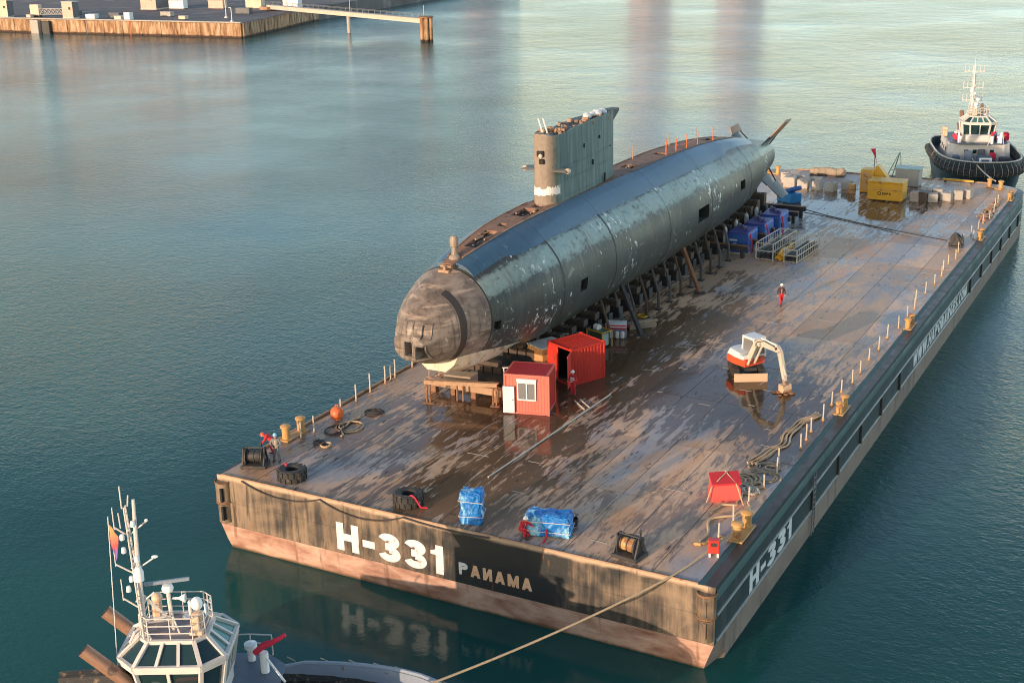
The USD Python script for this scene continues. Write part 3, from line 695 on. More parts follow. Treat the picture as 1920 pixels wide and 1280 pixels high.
# casing: flanks from the hull shoulder to a narrow flat deck on top
CT = PchipInterpolator([15.2, 17, 19, 23.2, 28, 36, 42, 48, 55, 60, 66.5, 70.0], [13.75, 14.18, 14.52, 15.02, 15.20, 15.28, 15.28, 15.28, 15.1, 14.78, 14.05, 13.4])
CW = PchipInterpolator([15.2, 17, 20, 24, 30, 50, 58, 64, 68, 70.0], [.25, .55, .85, 1.08, 1.2, 1.2, 1.1, .9, .6, .25])
def flank(side, y0, y1, n):
    v, f = [], []; Ys = np.linspace(y0, y1, n + 1); K = 7
    for y in Ys:
        r = rad(y); w, zt = float(CW(y)), max(float(CT(y)), ZA + math.sqrt(max(0, r * r - float(CW(y)) ** 2)) + 0.05)
        th = math.radians(50 if 20 < y < 60 else 56); tx, tz = r * math.cos(th), ZA + r * math.sin(th)
        row = []
        for k in range(K):
            s = k / (K - 1); x = w + (tx - w) * s; z = zt + (tz - zt) * s
            bulge = 0.16 * math.sin(math.pi * s)
            row.append((axx(y) + side * (x + bulge * 0.5), y, z + bulge))
        row.append((axx(y) + side * (tx - 0.12), y, tz - 0.25)); row.append((axx(y) + side * w * 0.9, y, zt - 0.35))
        v += row
    q = K + 2
    for i in range(n):
        for k in range(q):
            a, b, c, d = i * q + k, i * q + (k + 1) % q, (i + 1) * q + (k + 1) % q, (i + 1) * q + k
            f += [(a, b, c), (a, c, d)] if side > 0 else [(a, c, b), (a, d, c)]
    for k in range(1, q - 1):
        f += [(0, k, k + 1), (n * q, n * q + k + 1, n * q + k)] if side < 0 else [(0, k + 1, k), (n * q, n * q + k, n * q + k + 1)]
    return np.array(v), np.array(f)
for side in (1, -1):
    for y0, y1 in ((16.3, 24.2), (24.23, 32.5), (32.53, 42.8), (42.83, 52.4), (52.43, 69.6)):
        part(sub, 'shoulder_plate', flank(side, y0, y1, max(6, int((y1 - y0)))), M_flank, smooth=30)
def casing_top(y0, y1, n):
    v, f = [], []; Ys = np.linspace(y0, y1, n + 1)
    for y in Ys:
        w, zt = float(CW(y)) * 0.97, max(float(CT(y)), ZA + math.sqrt(max(0, rad(y) ** 2 - float(CW(y)) ** 2)) + 0.05)
        v += [(axx(y) - w, y, zt + .02), (axx(y), y, zt + .05), (axx(y) + w, y, zt + .02), (axx(y) + w, y, zt - .5), (axx(y) - w, y, zt - .5)]
    for i in range(n):
        for k in range(5):
            a, b, c, d = i * 5 + k, i * 5 + (k + 1) % 5, (i + 1) * 5 + (k + 1) % 5, (i + 1) * 5 + k
            f += [(a, b, c), (a, c, d)]
    o = n * 5
    f += [(0, 2, 1), (0, 3, 2), (0, 4, 3), (o, o + 1, o + 2), (o, o + 2, o + 3), (o, o + 3, o + 4)]
    return trimesh.Trimesh(np.array(v), np.array(f), process=True)
holes = [(18.6, 21.6, .50), (25.2, 27.4, .75), (27.8, 28.6, .5), (22.6, 23.2, .3), (49.5, 50.5, .5), (52.0, 58.0, .62), (43.0, 44.4, .6), (60, 62.5, .45)]
for y0, y1 in ((16.0, 29.0), (29.03, 42.2), (42.23, 56.0), (56.03, 69.3)):
    mm = to_man(casing_top(y0, y1, int((y1 - y0) * 1.5)))
    for a, b, w in holes:
        if a > y0 and b < y1 and a > y0:
            yc = (a + b) / 2
            mm = mm - m3.Manifold.cube([w * 1.8, b - a, 2.0], True).translate([axx(yc) + .12, yc, float(CT(yc)) + .8 - .02])
            part(sub, 'casing_opening', MB().box((axx(yc) + .12, yc, float(CT(yc)) - 0.30), (w * 1.78, b - a, 0.22)), M_black)
    part(sub, 'casing_deck', MB().man(mm), M_casing, smooth=25)
mb = MB()
for (a, b, w) in ((25.2, 27.4, .75), (52.0, 58.0, .62), (18.6, 21.6, .5), (43, 44.4, .5)):
    for k in range(9):
        p = np.array([axx(a) + rng.uniform(-w, w) * .8, rng.uniform(a + .1, b - .2), 0]); p[2] = float(CT(p[1])) - rng.uniform(0, .15)
        q = p + [rng.uniform(-.3, .3), rng.uniform(.2, .9), rng.uniform(-.1, .1)]
        mb.tube(p, q, rng.uniform(.03, .09), n=6)
tag(part(sub, 'exposed_pipework', mb, M_rustlite, smooth=40), kind='stuff')
for side in (-1, 1):
    mb = MB().path([(axx(y) + side * float(CW(y)), y, float(CT(y)) + .04) for y in np.linspace(17, 29, 14)], 0.04, 6); part(sub, 'casing_edge_rail', mb, M_rustlite)
    mb = MB().path([(axx(y) + side * float(CW(y)), y, float(CT(y)) + .04) for y in np.linspace(42, 66, 20)], 0.04, 6); part(sub, 'casing_edge_rail', mb, M_rust)
# stanchions along the after casing
for y, s in ((42.6, -1), (46.8, -1), (49.6, 1), (51.8, 1), (54.2, 1), (54.6, -1), (56.8, 1), (60.6, 1), (61.0, -1)):
    z = float(CT(y)); h_ = rng.uniform(.95, 1.35)
    part(sub, 'stanchion', MB().tube((axx(y) + s * .9, y, z - .05), (axx(y) + s * .9 + .03, y, z + h_), 0.045, n=6), M_orange if s > 0 else M_rustlite)
mb = MB().path(sag((axx(51.8) + .9, 51.8, float(CT(51.8)) + .5), (axx(56.8) + .9, 56.8, float(CT(56.8)) + .55), .1), .03, 5); part(sub, 'stanchion_rail', mb, M_orange)
# sonar dome post on the bow
y = 16.9; z = float(CT(y)) - .05
part(sub, 'bow_sonar_post', MB().lathe([(0, z - .1), (.42, z - .1), (.36, z + .15), (.2, z + .3), (.17, z + .75), (.27, z + .85), (.29, z + 1.3), (.2, z + 1.5), (0, z + 1.53)], (axx(y), y, 0), 16), M_sail, smooth=40, label='mushroom shaped sonar post on the bow')
part(sub, 'bow_bollard', MB().tube((axx(15.6) + .1, 15.55, 13.45), (axx(15.6) + .1, 15.5, 13.95), .11, n=8).tube((axx(15.6) - .3, 15.7, 13.9), (axx(15.6) + .5, 15.7, 13.9), .08, n=8).box((axx(15.6), 15.7, 13.6), (.8, .5, .2), b=.04), M_rustlite, smooth=40)
# the fin (conning tower)
def foil(y0, y1, w0, sc=1.0):
    pts = []
    for t in np.linspace(0, 1, 13)[1:]: pts.append((w0 * math.sqrt(max(0, 1 - (1 - t) ** 2)), y0 + 1.7 * t))
    pts += [(w0 * 1.02, y0 + 4), (w0 * .93, y0 + 7.5), (w0 * .72, y0 + 9.8), (w0 * .5, y1)]
    R = [(x, y) for x, y in pts]; L = [(-x, y) for x, y in reversed(pts)]
    return [(0, y0)] + R + L
SY0, SY1 = 28.55, 40.1
def sail_ring(z, grow=0.0):
    return [(axx(35) + x * (1 + grow), y, z) for x, y in foil(SY0, SY1, 0.98)]
zs = [14.3, 15.55, 15.6, 16.75, 16.8, 18.0, 19.2, 19.9]
rings = [sail_ring(z, 0.035 if z < 15.57 else (0.015 if z < 16.77 else 0.0)) for z in zs]
v, f = loft([[p for p in r] for r in rings])
top = []                                                     # torn upper edge, higher amidships aft
for (x, y, z) in sail_ring(19.95):
    top.append((x, y, 20.15 + 0.28 * (meshkit.noise(np.array([[x * 2.3, y * 1.6, 3.0]]))[0] - .4) + 0.04 * (y - SY0) * .4))
v2, f2 = loft([sail_ring(19.9), top])
nr = len(top); o = len(v2); v2 = np.vstack([v2, [np.mean(top, 0) - [0, 0, .35]]])
f2 = np.vstack([f2, [(nr + k, nr + (k + 1) % nr, o) for k in range(nr)]])
part(sub, 'fin', (v, f), M_sail, smooth=28, label='tall conning tower with a brown rounded front edge')
part(sub, 'fin_torn_top', (v2, f2), M_sail, smooth=28)
xf = axx(35)
mb = MB()
for k in range(60):
    y = rng.uniform(SY0 + .5, SY1 - .6); x = xf + rng.uniform(-.75, .75) * (1 if y < 38 else .6)
    mb.box((x, y, 20.05 + rng.uniform(-.1, .25)), (rng.uniform(.1, .5), rng.uniform(.2, .8), rng.uniform(.05, .35)), rz=rng.uniform(0, 90), b=.03)
tag(part(sub, 'fin_wreckage', mb, M_rustlite), kind='stuff')
mb = MB()
for k in range(9): mb.ball((xf + rng.uniform(-.3, .5), 36.2 + k * .35, 20.40 + rng.uniform(-.05, .12)), .30, 1, (1.0, 1.2, .7))
part(sub, 'white_packing', mb, M_white, smooth=60, label='white bundled material on the torn fin top')
part(sub, 'mast_stub', MB().tube((xf - .25, 29.8, 19.8), (xf - .6, 29.6, 21.2), .055, n=8), M_white, smooth=40)
part(sub, 'mast_stub', MB().tube((xf + .05, 29.95, 19.8), (xf - .3, 29.75, 21.2), .055, n=8), M_white, smooth=40)
part(sub, 'fin_after_flap', MB().man(m3.Manifold.hull_points(np.array([(xf + a * .5, 39.6, 19.3) for a in (-1, 1)] + [(xf + a * .55, 39.6, 20.4) for a in (-1, 1)] + [(xf + a * .3, 41.6, 20.35) for a in (-1, 1)] + [(xf + a * .3, 41.6, 20.1) for a in (-1, 1)]))), M_dark)
# fittings of the fin
part(sub, 'fin_lamp_recess', MB().box((xf + .05, SY0 + .05, 18.9), (.55, .2, .42), b=.05).box((xf + .15, SY0 + .04, 18.35), (.4, .2, .36), b=.05), M_black)
part(sub, 'fin_lamp', MB().ball((xf + .1, SY0 - .02, 18.75), .16, 2), M_cream, smooth=True)
mb = MB()
pl = [r for r in sail_ring(0, 0.03)]
front = [p for p in pl if p[1] < SY0 + 1.3]
front.sort(key=lambda q: q[0])
fine_ = []
for p_, q_ in zip(front[:-1], front[1:]):
    for t_ in (0, .33, .66): fine_.append(tuple(np.array(p_) + (np.array(q_) - np.array(p_)) * t_))
front = fine_[7:] + [front[-1]]
vv = []; ff = []
for i, (x, y, _) in enumerate(front):
    e0, e1 = meshkit.noise(np.array([[i * .9, 1.5, 0.2], [i * .8, 7.5, 3.2]]))
    vv += [(x, y - .012, 15.8 + .42 * e0 ** 2), (x, y - .012, 16.62 - .55 * e1 ** 2)]
for i in range(len(front) - 1): ff += [(2 * i, 2 * i + 2, 2 * i + 3), (2 * i, 2 * i + 3, 2 * i + 1)]
part(sub, 'white_patch', (np.array(vv), np.array(ff)), M_letter, smooth=40, label='peeling white patch low on the fin front')
for z, hh in ((15.58, .06), (16.78, .06), (17.75, .04)):
    v3, f3 = loft([sail_ring(z - hh / 2, .05), sail_ring(z + hh / 2, .05)]); part(sub, 'fin_band', (v3, f3), M_sail, smooth=28)
for y, z, sy, sz in ((33.8, 18.7, .16, .3), (36.6, 18.9, .16, .25), (35.4, 17.2, .2, .4), (37.6, 15.6, .22, .8), (38.6, 17.9, .1, .1)):
    part(sub, 'fin_slot', MB().box((xf + .99 - .02 * max(0, y - 34), y, z), (.08, sy, sz), b=.02), M_black)
for s in (-1, 1):                                            # stubs of the bow planes
    part(sub, 'plane_stub', MB().man(m3.Manifold.hull_points(np.array([(xf + s * a, 29.7 + b, 17.6 + c) for a in (.7, 1.75) for b, c in ((-.75, 0), (0, .17), (.9, .06), (.9, -.06), (0, -.17))]))), M_sail, smooth=28)
    part(sub, 'plane_boss', MB().ball((xf + s * 1.7, 29.6, 17.6), .22, 2, (1, 1.1, .95)), M_keelp, smooth=True)
# cruciform tail set as an X
Yt = 75.0
for sx, sz in ((1, 1), (-1, 1), (1, -1), (-1, -1)):
    d = np.array([sx * .63, 0, sz * .777]); q = np.array([-sz * .777 * sx * sx, 0, sx * .63]); q = np.cross(d, [0, 1, 0])
    c = np.array([axx(Yt), 0, ZA])
    def fin(l0, l1, ya0, yb0, ya1, yb1, t):
        P = []
        for l, ya, yb in ((l0, ya0, yb0), (l1, ya1, yb1)):
            for y, tt in ((ya, .25), ((ya + yb) / 2, 1), (yb, .2)):
                for s_ in (-1, 1): P.append(c + d * l + q * s_ * t * tt + [0, y, 0])
        return m3.Manifold.hull_points(np.array(P))
    part(sub, 'tail_fin', MB().man(fin(1.0, 3.1, 72.2, 75.6, 73.4, 75.5, .18)), M_sub, smooth=25)
    part(sub, 'rudder', MB().man(fin(3.14, 4.95 if sx > 0 else 3.9, 73.6, 76.6, 74.4, 76.9, .16)), M_rustlite if sz > 0 else M_sub, smooth=25)
    part(sub, 'tail_strut', MB().tube(c + d * 1.2 + [0, 76.9, 0], c + d * 3.6 + [0, 76.0, 0], .07, n=6), M_dark)
part(sub, 'shaft_stub', MB().tube((axx(77.5), 77.4, ZA), (axx(79), 78.9, ZA), .42, .34, n=16), M_dark, smooth=40)

# ------------------------------------------------------------------ cradle under the submarine
kb = thing('keel_block', 'first stack of dark timber baulks under the keel, counted from the bow', 'keel block', (axx(20.5), 20.5, H), 0, 'keel blocks under the submarine')
part(kb, 'steel_base', MB().box((0, 0, .35), (4.6, .75, .7), b=.03), M_dark)
for k in range(6): part(kb, 'baulk', MB().box((-1.75 + .7 * k, 0, .95), (.62, .8, .45), b=.03), M_timber)
part(kb, 'cap_baulk', MB().box((0, 0, 1.33), (2.2, .6, .30), b=.03), M_timber)
for k, y in enumerate(np.arange(24, 74.5, 1.95)):
    top_ = ZA - rad(y) - H
    dup(kb, (axx(y), y, H), 0, nth(k + 2) + ' stack of dark timber baulks under the keel, counted from the bow', scale=(1, 1, max(.6, top_ / 1.47)))
for k, y in enumerate(np.arange(31.2, 58, 2.35)):
    thx = math.radians(-38); P = hp(y, thx, .08)
    t = thing('bilge_post', nth(k + 1) + ' bent bilge post beside the hull, counted from the bow', 'support post', (P[0] + .75, y, H), 0, 'bent posts along the hull side')
    part(t, 'post', MB().path([(0, 0, 0), (0, 0, 1.35), (-.1, 0, 1.75), (P[0] + .05 - P[0] - .75 + .1, 0, P[2] - H - .02)], [.13, .13, .12, .09], 6), M_post if k % 3 else M_timber, smooth=30)
    part(t, 'foot', MB().box((0, 0, .04), (.55, .4, .08)), M_dark)
for k, y in enumerate(np.linspace(58.5, 76, 8)):
    t = thing('cradle_beam', nth(k + 1) + ' dark cradle beam sticking out under the after hull, counted from the bow', 'cradle beam', (axx(y), y, H), 0, 'cradle beams under the stern')
    part(t, 'beam', MB().box((1.8, 0, .95), (7.0, .34, .40), b=.02), M_dark)
    part(t, 'flange', MB().box((1.8, 0, 1.18), (7.0, .46, .05)), M_rust)
    for xq in (-1.2, 1.6, 4.8): part(t, 'leg', MB().box((xq, 0, .375), (.32, .32, .75)), M_dark)
for k, (bx, by, tpx, tpy) in enumerate(((12.3, 33.8, 8.95, 34.9), (12.2, 46.3, 9.05, 47.3))):
    P = hp(tpy, math.radians(-36), .1)
    t = thing('raking_shore', ['long dark raking shore leaning on the hull nearest the red container', 'long dark raking shore leaning on the hull nearest the blue tanks'][k], 'shore', (bx, by, H))
    part(t, 'shore', MB().bar((0, 0, .08), P - np.array([bx, by, H]), .28, .28), M_rust if k else M_dark)
    part(t, 'sole_plate', MB().box((0, 0, .035), (.9, .8, .07), rz=20), M_dark)
# trestle and grating at the bow
tr = thing('bow_trestle', 'rusty steel trestle beam on legs in front of the bow', 'trestle', (5.0, 15.1, H), 17.0)
part(tr, 'beam', MB().box((2.3, 0, 1.44), (4.9, .22, .26), b=.02), M_rustlite)
part(tr, 'top_flange', MB().box((2.4, 0, 1.59), (4.9, .32, .04)), M_rustlite)
for xq in (.0, .22, 1.9, 2.3, 4.45, 4.68):
    hh = 1.27; part(tr, 'leg', MB().box((xq, .0 if xq not in (1.9, 2.3) else .6, hh / 2), (.10, .14, hh), b=.01), M_rust)
part(tr, 'foot_plate', MB().box((.15, 0, .03), (.8, .5, .06)), M_rust); part(tr, 'foot_plate', MB().box((4.6, 0, .03), (.6, .4, .06)), M_rust)
st = thing('bow_saddle', 'low timber and steel saddle carrying the bow behind the trestle', 'saddle', (6.2, 17.2, H), 0)
part(st, 'cross_beam', MB().box((0.6, 0, .7), (5.6, .5, .5), b=.03), M_rustlite)
part(st, 'pad', MB().man(m3.Manifold.hull_points(np.array([(-.8, -.5, .95), (1.2, -.5, .95), (-.6, .5, .95), (1.2, .5, .95), (-.8, -.5, 1.5), (1.2, -.5, 1.6), (-.6, .5, 1.5), (1.2, .5, 1.6)]))), M_timber2)
for xq in (-1.9, -.4, 1.2, 3.0): part(st, 'leg', MB().box((xq, 0, .225), (.4, .45, .45)), M_rust)
gr = thing('pipe_rack', 'jumble of thin scaffold tubes under the bow beside the rail', 'pipe rack', (3.9, 18.2, H), 0)
for k in range(11):
    part(gr, 'tube', MB().tube((rng.uniform(-1.2, 1.2), rng.uniform(-.6, .6), rng.uniform(.05, .2)), (rng.uniform(-1.2, 1.2), rng.uniform(-.6, .6), rng.uniform(.5, 1.3)), .04, n=6), M_rustlite)
pk = thing('bow_pallet', 'stack of loose planks on the deck under the bow', 'plank stack', (9.3, 21.6, H), 62)
for k in range(12): part(pk, 'plank', MB().box((rng.uniform(-.2, .2), -.9 + .3 * (k % 6), .06 + .11 * (k // 6)), (2.9, .24, .09), rz=rng.uniform(-3, 3), b=.01), M_timber2)
# ------------------------------------------------------------------ containers and cabins on the deck
def corrugated(mb, p, q, z0, z1, depth=.035, pitch=.26):
    """A corrugated steel sheet standing from p to q."""
    p, q = np.array(p, float), np.array(q, float); L = np.linalg.norm(q - p); d = (q - p) / L; n = np.array([d[1], -d[0]])
    k = max(2, int(L / pitch)); xs_ = []
    for i in range(k):
        a = i * L / k; w = L / k; xs_ += [(a, 0), (a + w * .35, 0), (a + w * .5, -depth), (a + w * .85, -depth)]
    xs_.append((L, 0)); v, f = [], []
    for s_, o in xs_:
        b = p + d * s_ + n * o; v += [(b[0], b[1], z0), (b[0], b[1], z1)]
    m_ = len(xs_)
    for i in range(m_ - 1): f += [(2 * i, 2 * i + 2, 2 * i + 3), (2 * i, 2 * i + 3, 2 * i + 1)]
    return mb.add(v, f)
def box_frame(W, D, Hh, t=.12):
    mb = MB()
    for x in (-W / 2 + t / 2, W / 2 - t / 2):
        for y in (-D / 2 + t / 2, D / 2 - t / 2): mb.box((x, y, Hh / 2), (t, t, Hh), b=.015)
    for z in (t / 2, Hh - t / 2):
        for y in (-D / 2 + t / 2, D / 2 - t / 2): mb.box((0, y, z), (W - 2 * t, t * .96, t * .96))
        for x in (-W / 2 + t / 2, W / 2 - t / 2): mb.box((x, 0, z), (t * .96, D - 2 * t, t * .96))
    return mb
cab = thing('site_cabin', 'red site cabin with a window and a white door at its corner', 'cabin', (11.55, 17.25, H), 14.0)
W, D, Hh = 2.85, 2.5, 2.66
part(cab, 'frame', box_frame(W, D, Hh), M_redc)
mb = MB(); corrugated(mb, (-W / 2 + .1, -D / 2 + .05), (W / 2 - .1, -D / 2 + .05), .1, Hh - .1, .02, .2); part(cab, 'front_wall', mb, M_redc)
mb = MB(); corrugated(mb, (W / 2 - .05, -D / 2 + .1), (W / 2 - .05, D / 2 - .1), .1, Hh - .1); part(cab, 'side_wall', mb, M_red)
mb = MB(); corrugated(mb, (-W / 2 + .05, D / 2 - .1), (-W / 2 + .05, -D / 2 + .1), .1, Hh - .1); corrugated(mb, (W / 2 - .1, D / 2 - .05), (-W / 2 + .1, D / 2 - .05), .1, Hh - .1); part(cab, 'back_wall', mb, M_red)
part(cab, 'roof', MB().box((0, 0, Hh - .03), (W - .02, D - .02, .05)), paint('dark_red_roof_paint', (0.33, 0.02, 0.025), 0.5, var=0.2))
wf = part(cab, 'window', MB().box((.08, -D / 2 - .01, 2.15), (1.24, .08, .10)).box((.08, -D / 2 - .01, .98), (1.24, .08, .08)).box((-.5, -D / 2 - .01, 1.55), (.08, .08, 1.1)).box((.66, -D / 2 - .01, 1.55), (.08, .08, 1.1)).box((.08, -D / 2 - .01, 1.55), (.07, .07, 1.1)), M_white)
part(wf, 'shutter_box', MB().box((.08, -D / 2 - .03, 2.30), (1.3, .14, .2), b=.02), M_white)
for x in (-.21, .37): part(wf, 'pane', MB().box((x, -D / 2 + .01, 1.55), (.5, .02, 1.05)), M_glassgrey)
dr = part(cab, 'door', MB().box((-1.08, -D / 2 - .14, 0.98), (.74, .07, 1.8), rz=6, b=.01), M_white); part(dr, 'handle', MB().box((-.8, -D / 2 - .19, 1.0), (.1, .05, .03)), M_dark)
part(cab, 'corner_post', MB().box((W / 2 + .08, -D / 2 - .02, Hh / 2), (.13, .10, Hh)), M_redc); part(cab, 'white_strip', MB().box((W / 2 + .06, -D / 2 + .22, 1.75), (.04, .12, 1.2)), M_cream)

con = thing('shipping_container', 'small bright red shipping container with one door open behind the cabin', 'container', (11.75, 23.7, H), -25.0)
W, D, Hh = 2.6, 3.0, 2.6
part(con, 'frame', box_frame(W, D, Hh), M_red)
for nm, a, b in (('right_side_panel', (W / 2 - .05, -D / 2 + .1), (W / 2 - .05, D / 2 - .1)), ('left_side_panel', (-W / 2 + .05, D / 2 - .1), (-W / 2 + .05, -D / 2 + .1)), ('end_panel', (W / 2 - .1, D / 2 - .05), (-W / 2 + .1, D / 2 - .05))):
    part(con, 'side_panel' if 'side' in nm else 'end_panel', corrugated(MB(), a, b, .1, Hh - .1), M_red)
mb = MB(); v = []
for k in range(12): mb.box((0, -D / 2 + .13 + k * (D - .26) / 11, Hh - .055), (W - .2, (D - .26) / 11 * .62, .05))
mb.box((0, 0, Hh - .09), (W - .1, D - .1, .03)); part(con, 'roof', mb, M_red)
part(con, 'floor', MB().box((0, 0, .14), (W - .2, D - .2, .05)), M_timber)
part(con, 'door', MB().box((-.66, -D / 2 + .02, Hh / 2), (1.06, .05, Hh - .26), b=.01), M_red)
part(con, 'inner_lining', MB().box((0, D / 2 - .35, 1.25), (W - .3, .05, 2.1)).box((W / 2 - .22, .1, 1.25), (.04, D - .6, 2.1)).box((-W / 2 + .22, .1, 1.25), (.04, D - .6, 2.1)).box((0, .1, 2.33), (W - .4, D - .6, .04)).box((0, .1, .19), (W - .4, D - .6, .03)), M_black)  # black sheets added as painted shade inside the container
od = part(con, 'door', MB().box((1.25 + .33, -D / 2 - .41, Hh / 2), (.05, 1.06, Hh - .26), rz=38.5, b=.01), M_red, label='door swung wide open')
mb = MB()
for o in (.2, .8): mb.tube((1.21 + .62 * o, -D / 2 - .78 * o - .03, .2), (1.21 + .62 * o, -D / 2 - .78 * o - .03, Hh - .2), .025, n=6)
part(od, 'lock_rod', mb, M_steel)
mb = MB()
for z in (.5, .8, 1.1, 1.5, 1.8): mb.box((1.25 + .30, -D / 2 - .44, z), (.03, .3, .10), rz=38.5)
part(od, 'placard', mb, M_cream)
mb = MB()
for x in (-W / 2 + .09, W / 2 - .09):
    for y in (-D / 2 + .09, D / 2 - .09): mb.box((x, y, Hh + .0), (.18, .18, .12), b=.01)
part(con, 'corner_casting', mb, M_red)

wc = thing('tool_container', 'low white topped orange container half hidden behind the red one', 'container', (9.05, 24.6, H), -25.0)
part(wc, 'body', MB().box((0, 0, .85), (1.7, 2.2, 1.7), b=.04), paint('orange_cream_paint', (0.62, 0.30, 0.12), 0.5, var=0.3, rust=0.3, rust_col=(0.6, 0.5, 0.38)))
part(wc, 'lid', MB().box((0, 0, 1.78), (1.78, 2.28, .14), b=.03), M_white)
part(wc, 'skid', MB().box((-.6, 0, .03), (.15, 2.2, .06)).box((.6, 0, .03), (.15, 2.2, .06)), M_dark)

rk = thing('white_rail_frame', 'small white railing frame on the deck behind the site cabin', 'rail frame', (8.9, 20.4, H), 30)
for x in np.linspace(-.9, .9, 6): part(rk, 'post', MB().box((x, 0, .65), (.09, .06, 1.3), b=.01), M_white)
part(rk, 'top_rail', MB().box((0, 0, 1.33), (2.0, .09, .08), b=.01), M_white); part(rk, 'bottom_rail', MB().box((0, 0, .05), (2.0, .2, .08)), M_white)

# odds and ends beside the keel behind the container
eq = thing('green_compressor', 'green machine with a yellow frame on the deck behind the red container', 'machine', (10.3, 30.6, H), -20)
part(eq, 'body', MB().box((0, 0, .75), (1.3, .9, .9), b=.08), paint('dull_green_paint', (0.06, 0.10, 0.06), 0.5)); part(eq, 'side_panel', MB().box((.68, -.1, .6), (.05, .7, .9)), M_teal)
part(eq, 'frame', MB().tube((-.8, -.5, 0), (-.8, -.5, 1.2), .04).tube((.8, -.5, 0), (.8, -.5, 1.2), .04).tube((-.8, -.5, 1.2), (.8, -.5, 1.2), .04).tube((-.8, .5, 1.2), (.8, .5, 1.2), .04).tube((.8, .5, 0), (.8, .5, 1.2), .04).tube((.8, -.5, 1.2), (.8, .5, 1.2), .04), M_yellow)
part(eq, 'hose_reel', MB().lathe([(0, -.2), (.25, -.2), (.25, .2), (0, .2)], (-.2, 0, 1.35), 14, 'x'), M_white, smooth=40)
rw = thing('striped_barrier_crate', 'crate wrapped in red and white striped tape near the shore', 'crate', (10.6, 33.0, H), 20)
part(rw, 'body', MB().box((0, 0, .35), (1.5, .9, .7), b=.03), M_steel)
for k in range(4): part(rw, 'stripe', MB().box((0, 0, .78 + .1 * k), (1.54, .94, .09)), M_strap if k % 2 == 0 else M_white)
for x in (-.4, .1, .5): part(rw, 'sack', MB().box((x, -.55, .3), (.3, .25, .55), b=.08), M_white)
jb = thing('junk_skip', 'open rusty brown skip of scrap just behind the tool container', 'skip', (8.6, 29.6, H), 30)
for c, s_ in (((0, -.6, .45), (1.8, .05, .9)), ((0, .6, .45), (1.8, .05, .9)), ((-.9, 0, .45), (.05, 1.2, .9)), ((.9, 0, .45), (.05, 1.2, .9)), ((0, 0, .05), (1.8, 1.2, .06))): part(jb, 'plate', MB().box(c, s_), M_rust)
for k in range(9): part(jb, 'scrap', MB().box((rng.uniform(-.7, .7), rng.uniform(-.4, .4), .7 + rng.uniform(0, .4)), (rng.uniform(.2, .8), .15, .12), rz=rng.uniform(0, 180), b=.02), [M_orange, M_cream, M_steel][k % 3])
og = thing('orange_drum', 'orange gas drum standing against the back of the red container', 'drum', (12.0, 26.3, H))
part(og, 'drum', MB().lathe([(0, 0), (.32, 0), (.33, .8), (.3, .95), (.15, 1.05), (0, 1.06)], n=16), M_orange, smooth=40); part(og, 'cap', MB().tube((0, 0, 1.05), (0, 0, 1.25), .09), M_yellow)
yv = thing('yellow_ring_float', 'small yellow ring lying at the foot of the bilge posts', 'ring', (10.5, 38.2, H))
part(yv, 'ring', MB().path([(.36 * math.cos(a), .36 * math.sin(a), .12) for a in np.linspace(0, 2 * math.pi, 17)], .11, 8), M_yellow, smooth=60); part(yv, 'line', MB().path([(.3, .1, .2), (.5, .3, .05), (.7, .2, .04)], .03), M_rope)
tb = thing('timber_stack', 'pile of pale sawn timbers beside the first raking shore', 'timber pile', (11.3, 36.0, H), 50)
for k in range(9): part(tb, 'beam', MB().box((rng.uniform(-.15, .15), -.5 + .26 * (k % 4), .11 + .2 * (k // 4)), (2.2, .22, .18), rz=rng.uniform(-4, 4), b=.02), M_timber2)

# ------------------------------------------------------------------ excavator
ex = thing('mini_excavator', 'white and red orange mini excavator with its boom bent over the wet deck', 'excavator', (21.95, 29.5, H), 0, scale=(1.12, 1.12, 1.02))
def RZ(pts, a): a = math.radians(a); return [(x * math.cos(a) - y * math.sin(a), x * math.sin(a) + y * math.cos(a), z) for x, y, z in pts]
uc = -62.0                                                   # undercarriage heading, towards the blade
for s_ in (-1, 1):
    prof = [(-1.0, .05), (1.0, .05), (1.22, .25), (1.2, .42), (1.0, .55), (-1.0, .55), (-1.2, .42), (-1.22, .25)]
    M_ = np.array([[1, 0, 0], [0, 0, 1], [0, 1, 0]])
    tk = MB().prism(prof, -.19, .19, M_).move((0, s_ * .78, 0))
    for k in range(14): tk.box((-1.05 + k * .162, s_ * .78, .57), (.05, .40, .05)).box((-1.05 + k * .162, s_ * .78, .03), (.05, .40, .05))
    t_ = part(ex, 'track', tk.rotz(uc), M_rubber)
    for x_ in (-.85, -.3, .3, .85): part(t_, 'roller', MB().lathe([(0, -.2), (.17, -.2), (.17, .2), (0, .2)], (x_, s_ * .79, .3), 14, 'y').rotz(uc), M_dark, smooth=40)
part(ex, 'undercarriage', MB().box((0, 0, .42), (1.4, 1.15, .3), b=.04).lathe([(0, .5), (.5, .5), (.5, .72), (0, .72)], n=18).rotz(uc), M_dark)
part(ex, 'blade', MB().man(m3.Manifold.hull_points(np.array([(1.62, y, z) for y in (-1.0, 1.0) for z in (.02, .55)] + [(1.74, y, z) for y in (-1.0, 1.0) for z in (.0, .58)] + [(1.80, y, .02) for y in (-1, 1)]))).rotz(uc), M_tan)
part(ex, 'blade_arm', MB().bar((.6, -.72, .35), (1.66, -.86, .25), .12, .14).bar((.6, .72, .35), (1.66, .86, .25), .12, .14).rotz(uc), M_tan)
hd = -30.0
def hull_pts(*p): return m3.Manifold.hull_points(np.array(p, float))
